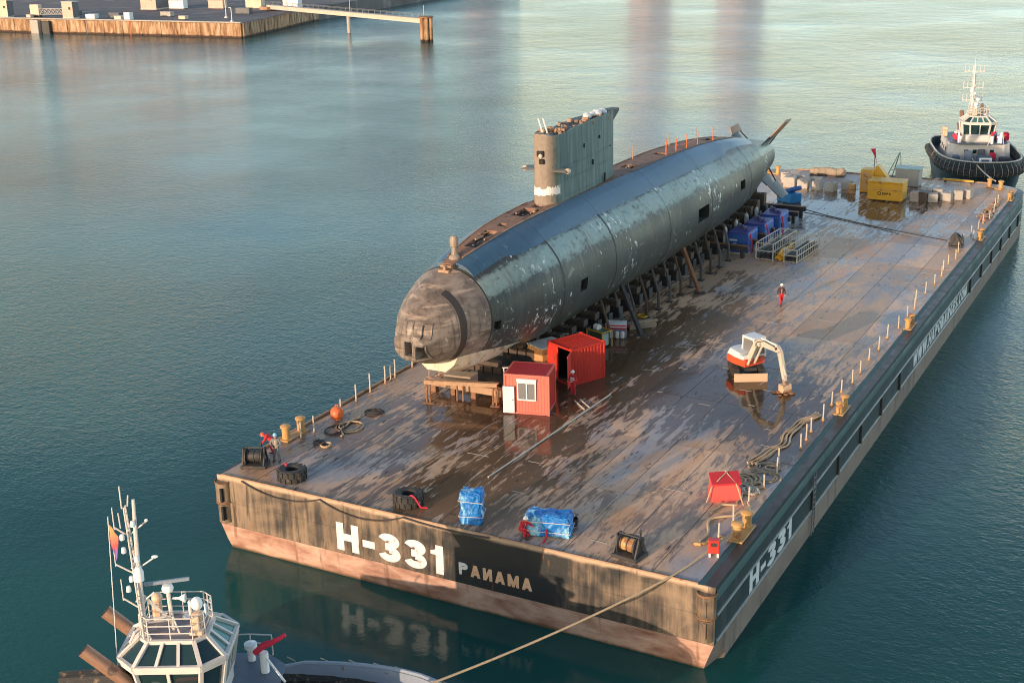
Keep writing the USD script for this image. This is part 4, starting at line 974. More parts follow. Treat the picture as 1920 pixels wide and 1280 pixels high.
part(ex, 'house', MB().man(hull_pts(*[(x, y, z) for x, y in ((.75, -.78), (.75, .78), (-.3, -.86), (-.3, .86), (-1.0, -.72), (-1.0, .72), (-1.25, -.3), (-1.25, .3)) for z in (.74, 1.22)])).rotz(hd), M_exor, smooth=25, label='red orange lower body')
part(ex, 'engine_cover', MB().man(hull_pts(*[(x, y, 1.23) for x, y in ((.45, -.86), (.1, .8), (-.35, .84), (-1.0, -.70), (-1.0, .70), (-1.22, -.3), (-1.22, .3))] + [(x, y, 1.62) for x, y in ((.3, -.80), (.05, .7), (-.3, .74), (-.85, -.6), (-.85, .6), (-1.02, -.25), (-1.02, .25))])).rotz(hd), M_white, smooth=25)
part(ex, 'rear_panel', MB().box((.1, -.55, 1.32), (1.0, .55, .28), b=.06).rotz(hd), M_white)
cb = part(ex, 'cab', MB().box((.62, .1, 1.75), (.08, .06, 1.1)).rotz(hd), M_white)
mb = MB()
C_ = [(-.35, -.05), (.72, -.05), (.72, .84), (-.35, .84)]
for x, y in C_: mb.bar((x, y, 1.2), (x * .9 + .02, y, 2.50), .09, .09)
for (x, y), (x2, y2) in zip(C_, C_[1:] + C_[:1]): mb.bar((x * .9, y, 2.48), (x2 * .9, y2, 2.48), .09, .09).bar((x, y, 1.36), (x2, y2, 1.36), .07, .1)
part(cb, 'frame', mb.rotz(hd), M_white)
part(cb, 'cab_roof', MB().box((.17, .395, 2.54), (1.12, .98, .08), b=.03).rotz(hd), M_white)
for a, b in zip(C_, C_[1:] + C_[:1]):
    part(cb, 'pane', MB().bar((a[0] * .95, a[1], 1.92), (b[0] * .95, b[1], 1.92), .02, 1.05).rotz(hd), M_glassgrey)
part(cb, 'seat', MB().box((.0, .4, 1.5), (.45, .5, .5), b=.06).box((-.2, .4, 1.95), (.12, .46, .6), b=.04).rotz(hd), M_dark)
def limb(pts, w, yo=0.0, t=.12):
    """A boom: a chain of tapered box girders along (x forward, z up, depth)."""
    o = MB()
    for (x0, z0, d0), (x1, z1, d1) in zip(pts[:-1], pts[1:]):
        u = np.array([x1 - x0, z1 - z0]); u /= np.linalg.norm(u); n = np.array([-u[1], u[0]])
        P = []
        for (x, z, d) in ((x0 - u[0] * .06, z0 - u[1] * .06, d0), (x1 + u[0] * .06, z1 + u[1] * .06, d1)):
            for s1 in (-1, 1):
                for y in (-w / 2, w / 2): P.append((x + n[0] * s1 * d / 2, yo + y, z + n[1] * s1 * d / 2))
        o.man(hull_pts(*P))
    return o
hd2 = -33.0
part(ex, 'boom', limb([(.55, 1.05, .30), (1.35, 2.50, .40), (1.75, 2.72, .42), (3.35, 2.68, .28)], .24, -.32).rotz(hd2), M_cream)
part(ex, 'boom_cylinder', MB().tube((.85, -.58, .95), (1.55, -.58, 2.45), .075, n=8).tube((.85, -.06, .95), (1.55, -.06, 2.45), .075, n=8).rotz(hd2), M_cream, smooth=40)
part(ex, 'stick', limb([(3.2, 2.88, .22), (3.45, 2.6, .34), (3.98, .86, .20)], .2, -.32).rotz(hd2), M_cream)
part(ex, 'stick_cylinder', MB().tube((1.75, -.32, 3.0), (3.15, -.32, 2.95), .07, n=8).rotz(hd2), M_white, smooth=40)
part(ex, 'bucket_cylinder', MB().tube((3.5, -.32, 2.5), (4.05, -.32, 1.2), .06, n=8).tube((3.5, -.18, 2.45), (4.0, -.18, 1.1), .04, n=8).rotz(hd2), M_cream, smooth=40)
part(ex, 'hose', MB().path([(1.2, -.2, 2.1), (1.5, -.16, 2.75), (2.2, -.16, 3.02), (3.1, -.2, 2.9), (3.4, -.22, 2.4)], .03, 5).path([(1.2, -.42, 2.1), (1.5, -.46, 2.7), (2.2, -.46, 2.98), (3.1, -.44, 2.85)], .03, 5).rotz(hd2), M_dark)
part(ex, 'pivot_pin', MB().tube((3.25, -.5, 2.78), (3.25, -.14, 2.78), .09).rotz(hd2), M_dark); part(ex, 'pivot_pin', MB().tube((.6, -.5, 1.1), (.6, -.14, 1.1), .1).rotz(hd2), M_dark)
part(ex, 'bucket_link', MB().bar((3.95, -.4, .9), (4.15, -.4, .55), .1, .14).bar((3.95, -.24, .9), (3.85, -.24, .6), .1, .14).rotz(hd2), M_rustlite)
bp = [(0, 0), (.34, -.08), (.46, -.3), (.34, -.52), (.02, -.58), (-.06, -.5), (.22, -.42), (.32, -.28), (.24, -.12), (0, -.06)]
part(ex, 'bucket', MB().prism([(x, z) for x, z in bp], -.3, .3, np.array([[1, 0, 0], [0, 0, 1], [0, 1, 0]])).box((.18, -.3, -.28), (.42, .03, .5)).box((.18, .3, -.28), (.42, .03, .5)).move((3.85, -.32, .62)).rotz(hd2), M_tan)
mb = MB()
for k in range(12):
    a = rng.uniform(0, 6.28); r_ = rng.uniform(0, .75); mb.ball((4.0 + r_ * math.cos(a), -.32 + r_ * math.sin(a), .06), rng.uniform(.1, .3), 1, (1, 1, .45))
sp = thing('dirt_spill', 'small heap of brown mud and rust flakes under the excavator bucket', 'dirt heap', (21.95, 29.5, H), 0, scale=(1.1, 1.1, 1.0)); part(sp, 'heap', mb.rotz(hd2), M_rust, smooth=60)

# ------------------------------------------------------------------ people
def hullb(a, b, ra, rb):
    a, b = np.array(a, float), np.array(b, float)
    sa = trimesh.creation.icosphere(subdivisions=1, radius=ra).vertices + a; sb = trimesh.creation.icosphere(subdivisions=1, radius=rb).vertices + b
    return m3.Manifold.hull_points(np.vstack([sa, sb]))
def person(label, loc, rz, J, suit, legs, helmet, boots, group=None, vest=None):
    """J: joints in metres, facing -y. The body is one continuous surface; clothes cover it."""
    t = thing('person', label, 'person', loc, rz, group)
    nk, ch, pv = np.array(J['neck']), np.array(J['chest']), np.array(J['pelvis'])
    hc = np.array(J['head'])
    body = []; cloth = []; trou = []; boot = []
    body.append(hullb(nk, hc - [0, 0, .03], .055, .06)); 
    body.append(hullb(hc + [0, -.02, -.035], hc + [0, .005, .045], .076, .092))
    body.append(hullb(hc + [0, -.085, -.03], hc + [0, -.10, -.012], .018, .014))                  # nose
    for s_ in (-1, 1): body.append(hullb(hc + [s_ * .088, 0, -.02], hc + [s_ * .09, .01, .015], .016, .018))
    body.append(hullb(ch, pv, .13, .13))
    sh = {}
    cloth += [hullb(ch + [-.11, 0, .06], ch + [.11, 0, .06], .105, .105), hullb(ch + [-.08, 0, 0], pv + [-.06, 0, .02], .135, .135), hullb(ch + [.08, 0, 0], pv + [.06, 0, .02], .135, .135), hullb(ch + [0, 0, .1], nk, .1, .075)]
    trou.append(hullb(pv + [-.07, 0, .02], pv + [.07, 0, .02], .14, .14))
    for s_, nm in ((-1, 'l'), (1, 'r')):
        S = ch + [s_ * .185, 0, .10]; E, Wr = np.array(J['elbow_' + nm]), np.array(J['wrist_' + nm])
        body += [hullb(S, E, .05, .042), hullb(E, Wr, .042, .03)]
        cloth += [hullb(S, E, .075, .06), hullb(E, Wr - (Wr - E) * .08, .06, .046)]
        d = (Wr - E) / np.linalg.norm(Wr - E); sd = np.cross(d, [0, 1.0, 0.02]); sd /= np.linalg.norm(sd); pn = np.cross(sd, d)
        palm = Wr + d * .05; body.append(hullb(Wr, palm + d * .03, .03, .036))
        for k, (o, L) in enumerate(((-.027, .068), (-.009, .078), (.009, .072), (.027, .056))):
            b0 = palm + d * .045 + sd * o; b1 = b0 + d * L * .55 + pn * .012; b2 = b1 + d * L * .35 + pn * .03
            body += [hullb(b0, b1, .0095, .009), hullb(b1, b2, .009, .008)]
        b0 = Wr + d * .02 - sd * .03; b1 = b0 + d * .035 - sd * .028; body += [hullb(b0, b1, .011, .010), hullb(b1, b1 + d * .03, .010, .009)]
        Hp = pv + [s_ * .09, 0, -.02]; K, A = np.array(J['knee_' + nm]), np.array(J['ankle_' + nm])
        body += [hullb(Hp, K, .085, .06), hullb(K, A, .058, .042)]
        trou += [hullb(Hp, K, .105, .078), hullb(K, A + [0, 0, .04], .075, .06)]
        tv = np.array(J.get('toe', (0, -.2, 0)))
        boot += [hullb(A + [0, .02, .06], A + [0, .03, -.03], .058, .055), hullb(A + [0, .03, -.04], A + tv + [0, 0, -.05], .05, .045)]
    def smooth(lst, L=.05):
        m_ = lst[0]
        for q in lst[1:]: m_ = m_ + q
        q = m_.refine_to_length(L).to_mesh(); tm = trimesh.Trimesh(q.vert_properties[:, :3], q.tri_verts, process=False)
        trimesh.smoothing.filter_taubin(tm, iterations=4); return tm.vertices, tm.faces
    part(t, 'body', smooth(body, .04), M_skin, smooth=True)
    part(t, 'jacket', smooth(cloth), suit, smooth=True)
    part(t, 'trousers', smooth(trou), legs, smooth=True)
    part(t, 'boots', smooth(boot), boots, smooth=True)
    part(t, 'helmet', MB().lathe([(.118, .012), (.13, .0), (.128, .02), (.118, .07), (.085, .125), (.04, .15), (0, .155)], tuple(hc + [0, 0, .035]), 16).box(tuple(hc + [0, -.12, .045]), (.16, .1, .015), b=.006), helmet, smooth=50)
    mb = MB()
    for s_ in (-1, 1): mb.ball(hc + [s_ * .033, -.088, .012], .012, 1)
    part(t, 'eyes', mb, M_black)
    part(t, 'mouth', MB().box(hc + [0, -.098, -.065], (.045, .012, .008)), M_strap)
    if vest:
        for z in (.0, -.14): part(t, 'reflective_band', MB().lathe([(.2, -.03), (.205, 0), (.2, .03)], tuple(ch + [0, 0, z]), 14), vest)
    return t
STAND = dict(pelvis=(0, 0, .95), chest=(0, -.01, 1.30), neck=(0, 0, 1.50), head=(0, -.03, 1.63), knee_l=(-.11, -.03, .50), knee_r=(.11, -.02, .50), ankle_l=(-.13, .02, .10), ankle_r=(.13, .02, .10),
             elbow_l=(-.30, .03, 1.12), elbow_r=(.30, .03, 1.12), wrist_l=(-.28, -.12, .90), wrist_r=(.28, -.12, .90))
person('worker in grey coveralls and a pale blue helmet standing near the double bollard', (2.03, 3.05, H), 20, {**STAND, 'wrist_l': (-.16, -.22, 1.02), 'wrist_r': (.16, -.22, 1.05), 'elbow_l': (-.33, -.02, 1.15), 'elbow_r': (.33, -.02, 1.15), 'ankle_l': (-.18, .02, .10), 'ankle_r': (.18, .02, .10)}, M_cgrey, M_cgrey, M_hblue, M_dark)
person('worker in dark jacket and red trousers walking on the open deck', (19.3, 45.8, H), 30, {**STAND, 'ankle_l': (-.1, -.24, .10), 'knee_l': (-.1, -.2, .51), 'ankle_r': (.1, .26, .12), 'knee_r': (.1, .05, .5)}, M_cdark, M_cred, M_hwhite, M_dark)
person('worker in red coveralls with white bands standing at the open container door', (13.15, 20.3, H), -15, {**STAND, 'wrist_l': (-.2, -.3, 1.1), 'wrist_r': (.2, -.3, 1.12)}, M_cred, M_cred, M_hwhite, M_cdark, vest=M_hwhite)
BEND = dict(pelvis=(0, .15, .80), chest=(0, -.22, 1.0), neck=(0, -.40, 1.08), head=(0, -.52, 1.12), knee_l=(-.15, -.05, .48), knee_r=(.15, -.05, .48), ankle_l=(-.17, .12, .10), ankle_r=(.17, .12, .10), elbow_l=(-.3, -.38, .82), elbow_r=(.3, -.38, .82), wrist_l=(-.2, -.55, .62), wrist_r=(.2, -.55, .62))
person('worker in bright red jacket bending down beside the left rail', (.95, 3.95, H), -70, BEND, M_cred, M_cred, M_exor, M_dark)
KNEEL = dict(pelvis=(0, .12, .42), chest=(0, -.05, .76), neck=(0, -.12, .95), head=(0, -.2, 1.06), knee_l=(-.14, -.28, .40), knee_r=(.16, -.22, .12), ankle_l=(-.15, -.22, .10), ankle_r=(.17, .22, .10), elbow_l=(-.3, -.2, .62), elbow_r=(.3, -.25, .66), wrist_l=(-.18, -.48, .62), wrist_r=(.2, -.5, .7))
person('worker in red coveralls kneeling beside the long blue tarpaulin bundle', (19.75, .78, H), 70, KNEEL, M_cred, M_cred, M_hwhite, M_cdark)

# ------------------------------------------------------------------ tyres, bundles, small things along the near edge
def tyre(label, loc, strap_pts):
    t = thing('fender_tyre', label, 'tyre', loc, rng.uniform(0, 90))
    prof = [(.36, .08), (.36, .62), (.42, .70), (.70, .72), (.80, .64), (.82, .36), (.80, .06), (.70, 0), (.42, .0), (.36, .08)]
    part(t, 'carcass', MB().lathe(prof, n=32), M_rubber, smooth=35)
    for k in range(32):
        a = 2 * math.pi * k / 32; part(t, 'tread_block', MB().box((.825 * math.cos(a), .825 * math.sin(a), .36 + (.16 if k % 2 else -.16)), (.07, .11, .30), rz=math.degrees(a)), M_rubber)
    part(t, 'strap', MB().path(strap_pts, .05, 5), M_strap)
    return t
tyre('big black tyre near the left corner with a red strap on top', (4.45, 1.35, H), [(.1, .5, .55), (.05, .55, .8), (0, .6, .82), (-.05, .4, .6)])
tyre('big black tyre with a red strap trailing over the near edge', (12.25, 1.5, H), [(-.2, -.4, .60), (-.1, -.62, .78), (0, -.84, .66), (.25, -.95, .1), (.6, -1.1, .04)])
def bundle(name, label, loc, rz, size, seed, lean=0.0):
    t = thing(name, label, 'tarpaulin bundle', loc, rz)
    bx = trimesh.creation.box(extents=size); bx = bx.subdivide_to_size(.09); v = np.array(bx.vertices); v[:, 2] += size[2] / 2
    r_ = np.abs(v) / (np.array(size) / 2 + 1e-9)
    nn_ = np.stack([meshkit.fbm(v * 2.6 + seed + 17 * k, 3, seed) - .5 for k in range(3)], 1)
    fold = meshkit.noise(v * [6, 6, 1.2] + 5, seed)[:, None] - .5
    d = v - [0, 0, size[2] / 2]; d /= np.linalg.norm(d, axis=1)[:, None]
    v = v + nn_ * .22 + d * fold * .10; v[:, 0] += lean * v[:, 2]; v[:, 2] = np.maximum(v[:, 2], 0.0)
    corner = (np.abs(np.array(bx.vertices)) > np.array(size) / 2 - .1).sum(1) >= 2; v[corner] -= d[corner] * .06
    part(t, 'tarpaulin', (v, bx.faces), M_tarp, smooth=50)
    for z in np.linspace(size[2] * .3, size[2] * .75, 2):
        pts = [(sx * (size[0] / 2 + .06) + lean * z, sy * (size[1] / 2 + .06), z + rng.uniform(-.08, .08)) for sx, sy in ((-1, -1), (1, -1), (1, 1), (-1, 1), (-1, -1))]
        part(t, 'lashing', MB().path(pts, .018, 5), M_white)
    return t
bundle('upright_bundle', 'upright bundle wrapped in blue tarpaulin on the near edge', (16.5, 1.15, H), 20, (1.15, 1.05, 1.85), 3)
b2 = bundle('long_bundle', 'long low bundle wrapped in blue tarpaulin beside the kneeling worker', (20.75, 1.75, H), 14, (2.35, 1.15, 1.2), 8)
part(b2, 'strap', MB().path([(.0, -.62, .5), (.0, -.72, .1), (-.02, -.95, .03), (-.05, -1.3, .02)], .05, 5), M_strap)
bk = thing('bucket', 'small dark bucket on the deck beside the long blue bundle', 'bucket', (21.55, 3.1, H))
part(bk, 'pail', MB().lathe([(0, 0), (.17, 0), (.22, .42), (.20, .42), (.16, .04), (0, .04)], n=16), M_dark, smooth=40); part(bk, 'handle', MB().path([(.21 * math.cos(a), 0, .42 + .18 * math.sin(a)) for a in np.linspace(0, math.pi, 9)], .012), M_steel)

def winch(label, loc, rz, drum_mat):
    t = thing('deck_winch', label, 'winch', loc, rz)
    part(t, 'base', MB().box((0, 0, .10), (1.5, 1.2, .2), b=.03), M_dark)
    part(t, 'drum', MB().lathe([(0, -.45), (.30, -.45), (.34, -.3), (.32, -.1), (.35, .1), (.33, .3), (.30, .45), (0, .45)], (0, 0, .62), 18, 'x'), drum_mat, smooth=40)
    for s_ in (-1, 1):
        part(t, 'flange', MB().lathe([(0, -.03), (.52, -.03), (.52, .03), (0, .03)], (s_ * .48, 0, .62), 20, 'x'), M_dark, smooth=40)
        part(t, 'side_frame', MB().bar((s_ * .62, -.5, .2), (s_ * .62, -.1, 1.1), .08, .12).bar((s_ * .62, .5, .2), (s_ * .62, .1, 1.1), .08, .12).bar((s_ * .62, -.2, 1.1), (s_ * .62, .2, 1.1), .08, .1), M_dark)
    part(t, 'engine', MB().box((0, .55, .55), (.9, .35, .6), b=.05).tube((.3, .55, .85), (.3, .55, 1.25), .05), M_dark)
    part(t, 'top_bar', MB().tube((-.62, 0, 1.13), (.62, 0, 1.13), .045), M_dark)
    for x in (-.35, 0, .35): part(t, 'brake_band', MB().lathe([(.36, -.025), (.38, -.025), (.38, .025), (.36, .025)], (x, 0, .62), 18, 'x'), M_dark)
    return t
winch('black deck winch with tan rope on its drum near the near edge', (25.5, 1.25, H), -8, M_gold)
winch('black deck winch at the left corner beside the grey clad worker', (1.25, 2.0, H), 25, M_dark)
winch('dark deck winch with the wire rope at the far right of the deck', (28.2, 70.4, H), -80, M_rustlite)

rb = thing('red_crate', 'red covered crate with a rope over it at the right side of the deck', 'crate', (27.45, 9.75, H), 30)
part(rb, 'body', MB().man(hull_pts(*[(x, y, z) for x, y, z in ((-.85, -.6, 0), (.85, -.6, 0), (.85, .6, 0), (-.85, .6, 0), (-.72, -.5, .95), (.72, -.5, 1.0), (.74, .55, 1.2), (-.72, .55, 1.15))])), M_salmon)
part(rb, 'lid', MB().man(hull_pts(*[(x, y, z) for x, y, z in ((-.80, -.58, .95), (.80, -.58, 1.0), (.82, .62, 1.2), (-.8, .62, 1.15), (-.80, -.58, 1.05), (.80, -.58, 1.1), (.82, .62, 1.30), (-.8, .62, 1.25))])), M_cred)
part(rb, 'lashing', MB().path([(-1.1, -.6, 0), (-.85, -.62, .9), (-.3, -.1, 1.2), (.3, .65, 1.32), (.9, .9, .3)], .035).path([(.1, .7, 1.3), (.5, -.62, 1.05), (.8, -1.2, .03)], .035), M_rope)
rf = thing('red_fuel_cabinet', 'small red cabinet with a white foot at the near right corner', 'cabinet', (29.25, 3.1, H), 20)
part(rf, 'body', MB().box((0, 0, .55), (.55, .45, .7), b=.04), M_red); part(rf, 'stand', MB().box((-.2, 0, .1), (.1, .4, .2)).box((.2, 0, .1), (.1, .4, .2)), M_white); part(rf, 'vent', MB().box((0, -.23, .7), (.3, .02, .2)), M_dark)
bu = thing('mooring_buoy', 'round orange buoy on the left rail among the ropes', 'buoy', (1.5, 9.9, H))
part(bu, 'float', MB().ball((0, 0, .5), .44, 3, (1, 1, 1.05)), M_orange, smooth=True); part(bu, 'eye', MB().path([(.1 * math.cos(a), 0, 1.0 + .1 * math.sin(a)) for a in np.linspace(0, 6.28, 10)], .03), M_orange)

# bollards
db = thing('double_bollard', 'worn yellow double bollard nearest the near right corner', 'bollard', (29.72, 6.0, H), 0, None)
for y in (-.75, .75): part(db, 'post', MB().lathe([(0, 0), (.24, 0), (.24, .66), (.33, .72), (.33, .82), (.2, .9), (0, .9)], (0, y, .1), 18), M_gold, smooth=40)
part(db, 'base_plate', MB().box((0, 0, .05), (.8, 2.3, .1), b=.02), M_gold)
names_r = ['worn yellow double bollard on the right edge beside the excavator', 'orange yellow double bollard midway along the right edge', 'yellow double bollard on the right edge just past the far winch', 'yellow double bollard nearest the far right corner']
for (x, y), nm in zip(((29.86, 25.2), (30.0, 44.4), (30.0, 74.4), (29.6, 93.0)), names_r):
    dup(db, (min(x, 29.75), y, H), 0, nm, scale=(.85, .85, .85))
dup(db, (.48, 6.7, H), 0, 'tan double bollard at the left edge behind the grey clad worker')
dup(db, (2.2, 97.2, H), 70, 'rusty double bollard at the far left corner behind the stern')
dup(db, (27.2, 98.2, H), 60, 'rust and white double bollard holding the far tow line')
# thin guard posts along the edges
gp_ = thing('guard_post', 'first thin pale guard post along the right edge, counted from the near corner', 'post', (28.95, 4.6, H), 0, 'guard posts along the right edge')
part(gp_, 'pole', MB().tube((0, 0, 0), (.02, .01, 1.08), .045, n=7), M_cream); part(gp_, 'socket', MB().lathe([(0, 0), (.09, 0), (.09, .14), (0, .14)], n=8), M_gold)
y = 7.0; ri = 0
while y < 92:
    if not (23 < y < 24.5):
        s_ = rng.uniform(.8, 1.05); ri += 1; dup(gp_, (28.95 + rng.uniform(-.25, .3), y, H), rng.uniform(0, 360), nth(ri + 1) + ' thin pale guard post along the right edge, counted from the near corner', scale=(1, 1, s_))
    y += rng.choice([1.4, 2.1, 2.6, 2.6, 2.9])
lp = thing('guard_post', 'first thin pale guard post along the left edge, counted from the near corner', 'post', (1.35, 6.3, H), 0, 'guard posts along the left edge')
part(lp, 'pole', MB().tube((0, 0, 0), (.02, 0, 1.2), .05, n=7), M_cream); part(lp, 'socket', MB().lathe([(0, 0), (.09, 0), (.09, .14), (0, .14)], n=8), M_rustlite)
for li, (x, y) in enumerate(((1.38, 7.6), (1.3, 10.6), (.6, 13.3), (.5, 15.1), (.45, 17.0), (.5, 17.6), (.4, 18.3), (.35, 20.6), (.35, 31), (.35, 38), (.35, 46))):
    dup(lp, (x, y, H), rng.uniform(0, 360), nth(li + 2) + ' thin pale guard post along the left edge, counted from the near corner', scale=(1, 1, rng.uniform(.9, 1.15)))

# ropes and cables
def rope(name, label, pts, r=.05, mat=None, cat='rope', n=6):
    t = thing(name, label, cat, (pts[0][0], pts[0][1], 0)); P = [np.array(p) - [pts[0][0], pts[0][1], 0] for p in pts]
    part(t, 'strand', MB().path(P, r, n), mat or M_rope, smooth=60); return t
def wiggle(x0, y0, x1, y1, amp, n=40, seed=0, turns=3, z=H + .06):
    r_ = random.Random(seed); out = []
    ph = [r_.uniform(0, 6.28) for _ in range(4)]
    for k in range(n):
        t = k / (n - 1); a = math.sin(t * turns * 6.28 + ph[0]) * amp + math.sin(t * turns * 2.3 * 6.28 + ph[1]) * amp * .4
        b = math.cos(t * turns * 6.28 + ph[2]) * amp * .6
        out.append((x0 + (x1 - x0) * t + a * .7, y0 + (y1 - y0) * t + b, z + .05 * abs(math.sin(t * 9 + ph[3]))))
    return out
def coil(cx, cy, r, turns, seed, jit=.12):
    r_ = random.Random(seed); out = []
    for k in range(int(turns * 16)):
        a = k * 2 * math.pi / 16; rr_ = r * (1 - .25 * k / (turns * 16)) * (1 + jit * math.sin(a * .37 + seed)); out.append((cx + rr_ * math.cos(a) * (1 + .2 * math.sin(seed)), cy + rr_ * math.sin(a), H + .05 + .03 * (k // 16) + r_.uniform(0, .03)))
    return out
rp = thing('rope_heap', 'long tan hawsers lying in wavy lines behind the right bollard', 'rope', (0, 0, 0))
for k in range(5): part(rp, 'hawser', MB().path(wiggle(27.3 + .13 * k, 14.6, 28.2 + .1 * k, 23.8, .28, 46, 5 + k % 2, 1.6), .055, 6), [M_rope, M_gold, M_rope, M_timber2, M_rope][k], smooth=60)
rp = thing('rope_tangle', 'tangled heap of pale and tan ropes near the right rail', 'rope', (0, 0, 0))
for k in range(13): part(rp, 'rope', MB().path(coil(28.0 + rng.uniform(-.6, .6), 12.4 + rng.uniform(-1.6, 2.2), rng.uniform(.35, .85), rng.uniform(1.2, 2.8), k), .055, 5), [M_rope, M_timber2, M_rope, M_cream][k % 4], smooth=60)
rp = thing('rope_loop', 'looped yellowish hawser around the near right bollard', 'rope', (0, 0, 0))
part(rp, 'hawser', MB().path(wiggle(27.9, 4.0, 28.9, 9.8, .55, 60, 3, 1.3), .075, 6), M_rope, smooth=60); part(rp, 'hawser', MB().path(wiggle(28.2, 3.6, 29.0, 5.2, .4, 40, 9, 1.2), .07, 6), M_gold, smooth=60)
part(rp, 'hawser', MB().path(wiggle(27.6, 7.5, 28.7, 11.0, .35, 40, 12, 1.6), .06, 6), M_rope, smooth=60)
rp = thing('rope_coils', 'grey rope coils on the left deck beside the bollard', 'rope', (0, 0, 0))
for k, (x, y, r_) in enumerate(((2.7, 6.3, .42), (3.3, 6.2, .4), (2.4, 8.4, .8), (2.9, 9.3, .9), (2.9, 12.0, .55))): part(rp, 'coil', MB().path(coil(x, y, r_, 2.2, k + 3), .045, 5), M_rope if k % 2 else M_ropedark, smooth=60)
part(rp, 'line', MB().path(wiggle(3.2, 7.6, 2.3, 10.8, .25, 30, 8, 1), .06, 6), M_rope, smooth=60)
rope('deck_wire', 'dark wire rope lying straight across the after deck', [(9.4, 80.3, H + .25), (14, 77.9, H + .06), (20, 74.8, H + .06), (27.3, 71.1, H + .3)], .05, M_ropedark, 'wire rope')
rope('deck_pipe', 'thin pale pipe lying along the deck beside the cabin', [(14.5, 6.4, H + .05), (14.9, 13.5, H + .05), (15.32, 21.5, H + .05)], .05, M_cream, 'pipe')
pb = thing('loose_pipe', 'two short pale pipes lying behind the site cabin', 'pipe', (13.9, 18.9, H), 0)
part(pb, 'pipe', MB().tube((-.2, .5, .05), (1.0, -.6, .05), .05), M_cream); part(pb, 'pipe', MB().tube((.0, .9, .05), (1.2, -.2, .05), .05), M_cream)
pts = []
for a, b, dp in (((1.9, -.10, H - .02), (7.4, -.09, H - .06), .55), ((7.4, -.09, H - .06), (12.9, -.09, H + .02), .62), ((12.9, -.09, H + .02), (18.2, -.09, H - .02), .12)): pts += list(sag(a, b, dp, 12))
rope('hull_chain', 'dark rope hanging in shallow loops along the top of the end wall', pts, .045, M_ropedark, 'rope')
# ------------------------------------------------------------------ after deck: tanks, cages, boxes, blocks
bt = thing('blue_tank', 'blue steel tank with a white skid nearest the cages', 'tank', (10.75, 61.3, H), 2)
part(bt, 'body', MB().box((0, 0, .98), (2.0, 3.2, 1.75), b=.10), M_blue); part(bt, 'skid', MB().box((0, 0, .08), (2.05, 3.25, .16)), M_cream)
part(bt, 'top_frame', MB().box((0, 0, 1.92), (1.9, 3.0, .12), b=.03), M_purple)
for k in range(4): part(bt, 'valve', MB().lathe([(0, 0), (.18, 0), (.2, .2), (.1, .35), (0, .36)], (-.6 + .4 * k, .9 - .5 * k, 1.97), 10), M_purple if k % 2 else M_steel)
part(bt, 'white_mark', MB().box((-.4, -1.615, 1.3), (.7, .01, .16)).box((-.25, -1.615, .95), (.3, .01, .2)), M_white)
part(bt, 'pipe', MB().path([(1.05, -1.2, 1.9), (1.25, -1.3, 1.2), (1.3, -1.5, .2)], .07), M_strap)
for k, (x, y) in enumerate(((11.0, 65.3), (11.2, 69.4))):
    dup(bt, (x, y, H), 2, ['blue and violet steel tank in the middle of the three', 'blue and violet steel tank farthest from the cages'][k])
for k in range(4):
    t = thing('white_gas_bottle', nth(k + 1) + ' white bottle on the hull side of the blue tanks, nearest first', 'gas bottle', (9.3, 60.6 + 3.0 * k, H), 0, 'white bottles beside the blue tanks')
    part(t, 'bottle', MB().lathe([(0, 0), (.2, 0), (.2, 1.9), (.14, 2.15), (.05, 2.25), (0, 2.25)], n=12), M_white, smooth=40); part(t, 'valve', MB().tube((0, 0, 2.25), (0, 0, 2.4), .04), M_gold)
def cage(label, loc, rz, L, Wd, Hh, fill):
    t = thing('pipe_cage', label, 'cage', loc, rz)
    for x in (-Wd / 2, Wd / 2):
        for y in (-L / 2, L / 2): part(t, 'corner_post', MB().box((x, y, Hh / 2), (.09, .09, Hh)), M_cream)
        for z in (.1, Hh * .55, Hh): part(t, 'side_rail', MB().box((x, 0, z), (.07, L, .07)), M_cream)
        for k in range(1, 10): part(t, 'side_bar', MB().box((x, -L / 2 + L * k / 10, Hh * .55), (.045, .05, Hh * .9)), M_cream)
    for y in (-L / 2, L / 2):
        for z in (.1, Hh * .55, Hh): part(t, 'end_rail', MB().box((0, y, z), (Wd, .07, .07)), M_cream)
    for k in range(8): part(t, 'pipe', MB().tube((-Wd / 2 + .15 + (Wd - .3) * (k % 4) / 3, -L / 2 + .1, .25 + .3 * (k // 4)), (-Wd / 2 + .15 + (Wd - .3) * (k % 4) / 3, L / 2 - .1, .25 + .3 * (k // 4)), .11, n=8), fill, smooth=40)
    return t
cage('cream barred cage of dark pipes next to the blue tanks', (13.9, 61.6, H), -3, 6.0, 1.6, 1.55, M_dark)
cage('cream barred cage of dark pipes on the open deck side', (16.3, 61.6, H), -3, 6.0, 1.2, 1.2, M_dark)
ys_ = thing('yellow_hose_bundle', 'bright yellow orange hoses heaped between the two cages', 'hose bundle', (15.1, 60.2, H), 0)
for k in range(6): part(ys_, 'hose', MB().path([(rng.uniform(-.25, .25) + .1 * math.sin(q * 2 + k), -1.6 + q * .5, .25 + .17 * (k % 4) + rng.uniform(-.05, .05)) for q in range(9)], .15, 7), M_yellow, smooth=60)
bs = thing('blue_sling_crate', 'bright blue lidded crate with purple slings under the tail of the submarine', 'crate', (8.6, 82.8, H), -30)
part(bs, 'body', MB().box((0, 0, .55), (2.2, 1.6, 1.0), b=.08), paint('bright_blue_paint', (0.02, 0.20, 0.45), 0.4)); part(bs, 'lid', MB().box((.2, .2, 1.35), (1.9, 1.2, .45), b=.12, tilt=trimesh.transformations.rotation_matrix(-.35, [0, 1, 0])[:3, :3]), M_blue)
part(bs, 'leg', MB().box((-.9, 0, .03), (.2, 1.5, .06)).box((.9, 0, .03), (.2, 1.5, .06)), M_dark)
